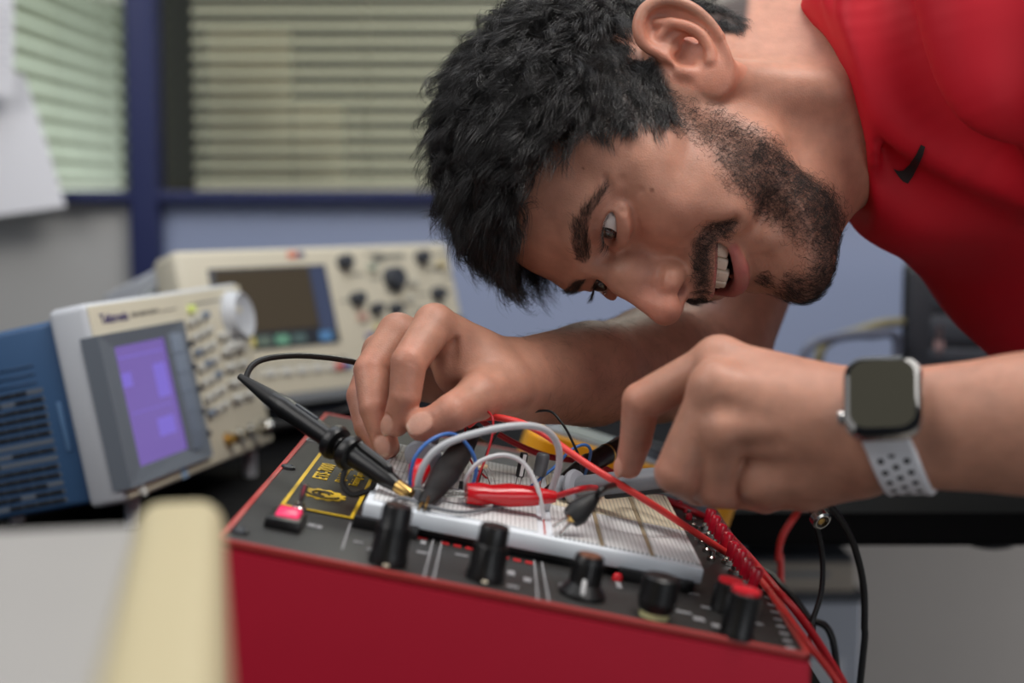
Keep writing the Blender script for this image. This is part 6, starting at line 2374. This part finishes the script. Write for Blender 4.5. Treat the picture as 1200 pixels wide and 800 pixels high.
def build_watch(body):
    """on the left wrist: the band follows the arm"""
    from mathutils.bvhtree import BVHTree
    me = body.data
    bvh = BVHTree.FromPolygons([tuple(v.co) for v in me.vertices], [tuple(p.vertices) for p in me.polygons])
    t = thing('smartwatch', 'silver smartwatch with a white perforated band on the left wrist', 'watch')
    wr = Vector(W3(1041, 503, .712)); el = Vector(L_ELBOW)
    ax = (el - wr).normalized()                     # along the arm
    n = Vector((-.05, -.80, .60)); n = (n - ax * n.dot(ax)).normalized()
    tv = ax.cross(n)                                # round the wrist, upwards
    if tv.z < 0: tv = -tv

    def surf(ang, off):
        d = n * math.cos(ang) + tv * math.sin(ang)
        o = wr + ax * off + d * .12
        h = bvh.ray_cast(o, -d, .13)
        return (h[0] if h[0] is not None else wr + ax * off + d * .03), d
    p, _ = surf(0, 0)
    lift = .0015
    base = p + n * lift
    M = Matrix((ax, tv, ax.cross(tv))).transposed().to_4x4()
    if Vector(M.col[2][:3]).dot(n) < 0:
        M = Matrix((-ax, tv, (-ax).cross(tv))).transposed().to_4x4()
    M.translation = base
    t.matrix_basis = M
    silver = mat('silver_aluminium', srgb(216, 212, 208), .22, metal=1.0)
    w, h, d = .0385, .0450, .0100
    bm = bmesh.new()
    prof = [(.80, 0), (.94, .0012), (1.0, .0038), (1.0, .0064), (.97, .0086), (.93, .0096)]
    rings = []
    for s, z in prof:
        r = .0115 * (.9 + .1 * s)
        rings.append([bm.verts.new((x, y, z)) for x, y in rrect(w * s if s < .95 else w - (1 - s) * w, h * s if s < .95 else h - (1 - s) * h, min(r, .0115), 7)])
    for a, b in zip(rings[:-1], rings[1:]):
        for k in range(len(a)): bm.faces.new((a[k], a[(k + 1) % len(a)], b[(k + 1) % len(a)], b[k]))
    bm.faces.new(rings[0][::-1]); bm.faces.new(rings[-1])
    link_bm('case', bm, silver, t)
    bm = bmesh.new(); rings = []
    for ww, hh, z in ((w - .0016, h - .0016, .0090), (w - .0024, h - .0024, .0102), (w - .0050, h - .0050, .0109)):
        rings.append([bm.verts.new((x, y, z)) for x, y in rrect(ww, hh, .0102, 7)])
    for a, b in zip(rings[:-1], rings[1:]):
        for k in range(len(a)): bm.faces.new((a[k], a[(k + 1) % len(a)], b[(k + 1) % len(a)], b[k]))
    bm.faces.new(rings[-1])
    gl = link_bm('glass', bm, mat('black_watch_glass', (.004, .004, .004, 1), .06, spec=.6), t)
    bm = bmesh.new(); add_prism(bm, rrect(w - .0075, h - .0075, .0085, 7), .0108, .01105)
    link_bm('screen', bm, mat('dim_screen', srgb(58, 56, 46), .18, spec=.6), gl, False)
    sx = 1 if (M.to_3x3() @ Vector((1, 0, 0))).x < 0 else -1
    bm = bmesh.new(); add_lathe(bm, [(.0034, 0), (.0036, .0008), (.0036, .0020), (.0030, .0026), (.0001, .0026)], Matrix.Translation((sx * (w / 2 - .0004), -.010, .0055)) @ Matrix.Rotation(sx * PI / 2, 4, 'Y'), 20)
    link_bm('crown', bm, silver, t)
    # band: round the wrist from lower lug to upper lug
    inv = M.inverted()
    a0 = None
    N = 44; offs = [-.0118, -.0105, -.004, .004, .0105, .0118]
    R0 = (base - wr).length
    lug = math.atan2(.0215, R0 + .002)
    angs = [-lug - (2 * PI - 2 * lug) * k / N for k in range(N + 1)]
    mw = mat('white_band', srgb(228, 230, 236), .45)
    cent = []
    for a in angs:
        q, dd = surf(a, 0)
        cent.append((wr + dd * ((q - wr).dot(dd)), dd))
    # smooth the radius
    rad = [(c - wr).length for c, _ in cent]
    for _ in range(3):
        rad = [rad[0]] + [max(rad[i], (rad[i - 1] + rad[i] + rad[i + 1]) / 3) for i in range(1, N)] + [rad[-1]]
    bm = bmesh.new(); top = []; bot = []
    for i, a in enumerate(angs):
        dd = n * math.cos(a) + tv * math.sin(a)
        tr = []; br = []
        for o in offs:
            th = .0022 if abs(o) < .0115 else .0010
            rr = rad[i] + .0006
            # follow the taper of the arm
            q, _ = surf(a, o)
            rs = max((q - wr - ax * o).dot(dd), rr - .004)
            rs = .5 * rs + .5 * rr
            lugup = .0035 * max(0, 1 - i / 3.0) - .0012 * max(0, 1 - (N - i) / 2.0)
            dr = .011 * math.sin(PI * min(1, i / N * 1.0))
            q, _ = surf(a, o + dr)
            rs = .6 * max((q - wr - ax * (o + dr)).dot(dd), rr - .006) + .4 * rr
            tr.append(bm.verts.new(inv @ (wr + ax * (o + dr) + dd * (rs + th + lugup + .0006))))
            br.append(bm.verts.new(inv @ (wr + ax * (o + dr) + dd * (rs + lugup))))
        top.append(tr); bot.append(br)
    for i in range(N):
        for k in range(len(offs) - 1):
            bm.faces.new((top[i][k], top[i][k + 1], top[i + 1][k + 1], top[i + 1][k]))
            bm.faces.new((bot[i][k + 1], bot[i][k], bot[i + 1][k], bot[i + 1][k + 1]))
        bm.faces.new((top[i][0], top[i + 1][0], bot[i + 1][0], bot[i][0]))
        bm.faces.new((top[i + 1][-1], top[i][-1], bot[i][-1], bot[i + 1][-1]))
    for s in (0, N):
        for k in range(len(offs) - 1):
            bm.faces.new((top[s][k], bot[s][k], bot[s][k + 1], top[s][k + 1]) if s == 0 else (top[s][k + 1], bot[s][k + 1], bot[s][k], top[s][k]))
    bmesh.ops.recalc_face_normals(bm, faces=bm.faces)
    tops = [[v.co.copy() for v in r] for r in top]
    bd = link_bm('band', bm, mw, t)
    bm = bmesh.new()

    def band_pt(f, o):
        i = min(int(f), N - 1); u = f - i
        x = [(-.0118, 0), (-.0105, 1), (-.004, 2), (.004, 3), (.0105, 4), (.0118, 5)]
        j = max(k for k in range(5) if offs[k] <= o + 1e-9)
        v = (o - offs[j]) / (offs[j + 1] - offs[j])
        p = (tops[i][j] * (1 - u) + tops[i + 1][j] * u) * (1 - v) + (tops[i][j + 1] * (1 - u) + tops[i + 1][j + 1] * u) * v
        e1 = (tops[i + 1][j] - tops[i][j]).normalized(); e2 = (tops[i][j + 1] - tops[i][j]).normalized()
        nn = e1.cross(e2)
        if nn.dot(p - inv @ wr) < 0: nn = -nn
        return p, nn.normalized(), e2
    step = (2 * PI - 2 * lug) / N * (R0)
    for row in range(0, 26):
        f = 3.0 + row * .0034 / step
        if f > N - 4: break
        for o in ((-.0062, .0062) if row % 2 else (0.0,)):
            p, nn, e2 = band_pt(f, o)
            add_lathe(bm, [(.0017, -.0004), (.0017, .00012), (.0001, .00014)], Matrix.Translation(p) @ frame_from(nn, e2).to_4x4(), 14)
    link_bm('band_holes', bm, mat('hole_black', srgb(24, 24, 30), .7), bd, False)
# ------------------------------------------------------------------ light, picture settings, assembly
def area(name, loc, target, size, energy, col=(1, 1, 1), size_y=None):
    ld = bpy.data.lights.new(name, 'AREA')
    ld.size = size; ld.energy = energy; ld.color = col
    if size_y: ld.shape = 'RECTANGLE'; ld.size_y = size_y
    o = bpy.data.objects.new(name, ld); COL.objects.link(o)
    o.location = loc
    o.rotation_euler = (Vector(target) - Vector(loc)).to_track_quat('-Z', 'Y').to_euler()
    return o


def build_light():
    w = bpy.data.worlds.new('room_light'); sc.world = w; w.use_nodes = True
    bg = w.node_tree.nodes['Background']
    bg.inputs[0].default_value = (.62, .70, .88, 1); bg.inputs[1].default_value = .13
    area('window_light', (-1.25, .15, 2.2), (.25, .9, 1.0), 1.2, 15, (1.0, .97, .94))
    area('ceiling_light', (.62, .50, 2.5), (.35, .9, 1.0), .8, 24, (1.0, .96, .91), .8)
    area('back_light', (-.2, 1.5, 2.6), (0, 2.0, .9), 1.2, 12, (.92, .95, 1.0))
    area('next_room_light', (.3, 2.95, 2.5), (.2, 2.33, 1.1), .9, 20, (1.0, .96, .86))
    area('added_front_fill', (1.4, -1.8, 1.15), (.2, 1.2, .75), 1.6, 13, (.96, .98, 1.0), 1.3)  # added fill from behind the camera, for front faces and under the bench
    area('added_low_side_fill', (2.1, 1.55, .52), (.3, 2.2, .4), .8, 9, (.98, .98, 1.0), .5)  # added low fill lamp, brightens the wall under the bench


build_light()
if ONLY is None or 'room' in ONLY:
    build_room()
    build_bench()
    build_scope_left()
    build_scope_back()
    build_foreground_instrument()
    build_back_right()
    build_trainer()
    build_small()
body = build_person()
build_watch(body)
sc.view_settings.view_transform = 'Standard'
sc.view_settings.look = 'None'
sc.view_settings.gamma = 1
sc.view_settings.use_curve_mapping = False
sc.view_settings.exposure = 0.08
sc.cycles.use_denoising = True
sc.cycles.max_bounces = 8
sc.cycles.transparent_max_bounces = 16
sc.cycles.caustics_reflective = False
sc.cycles.caustics_refractive = False
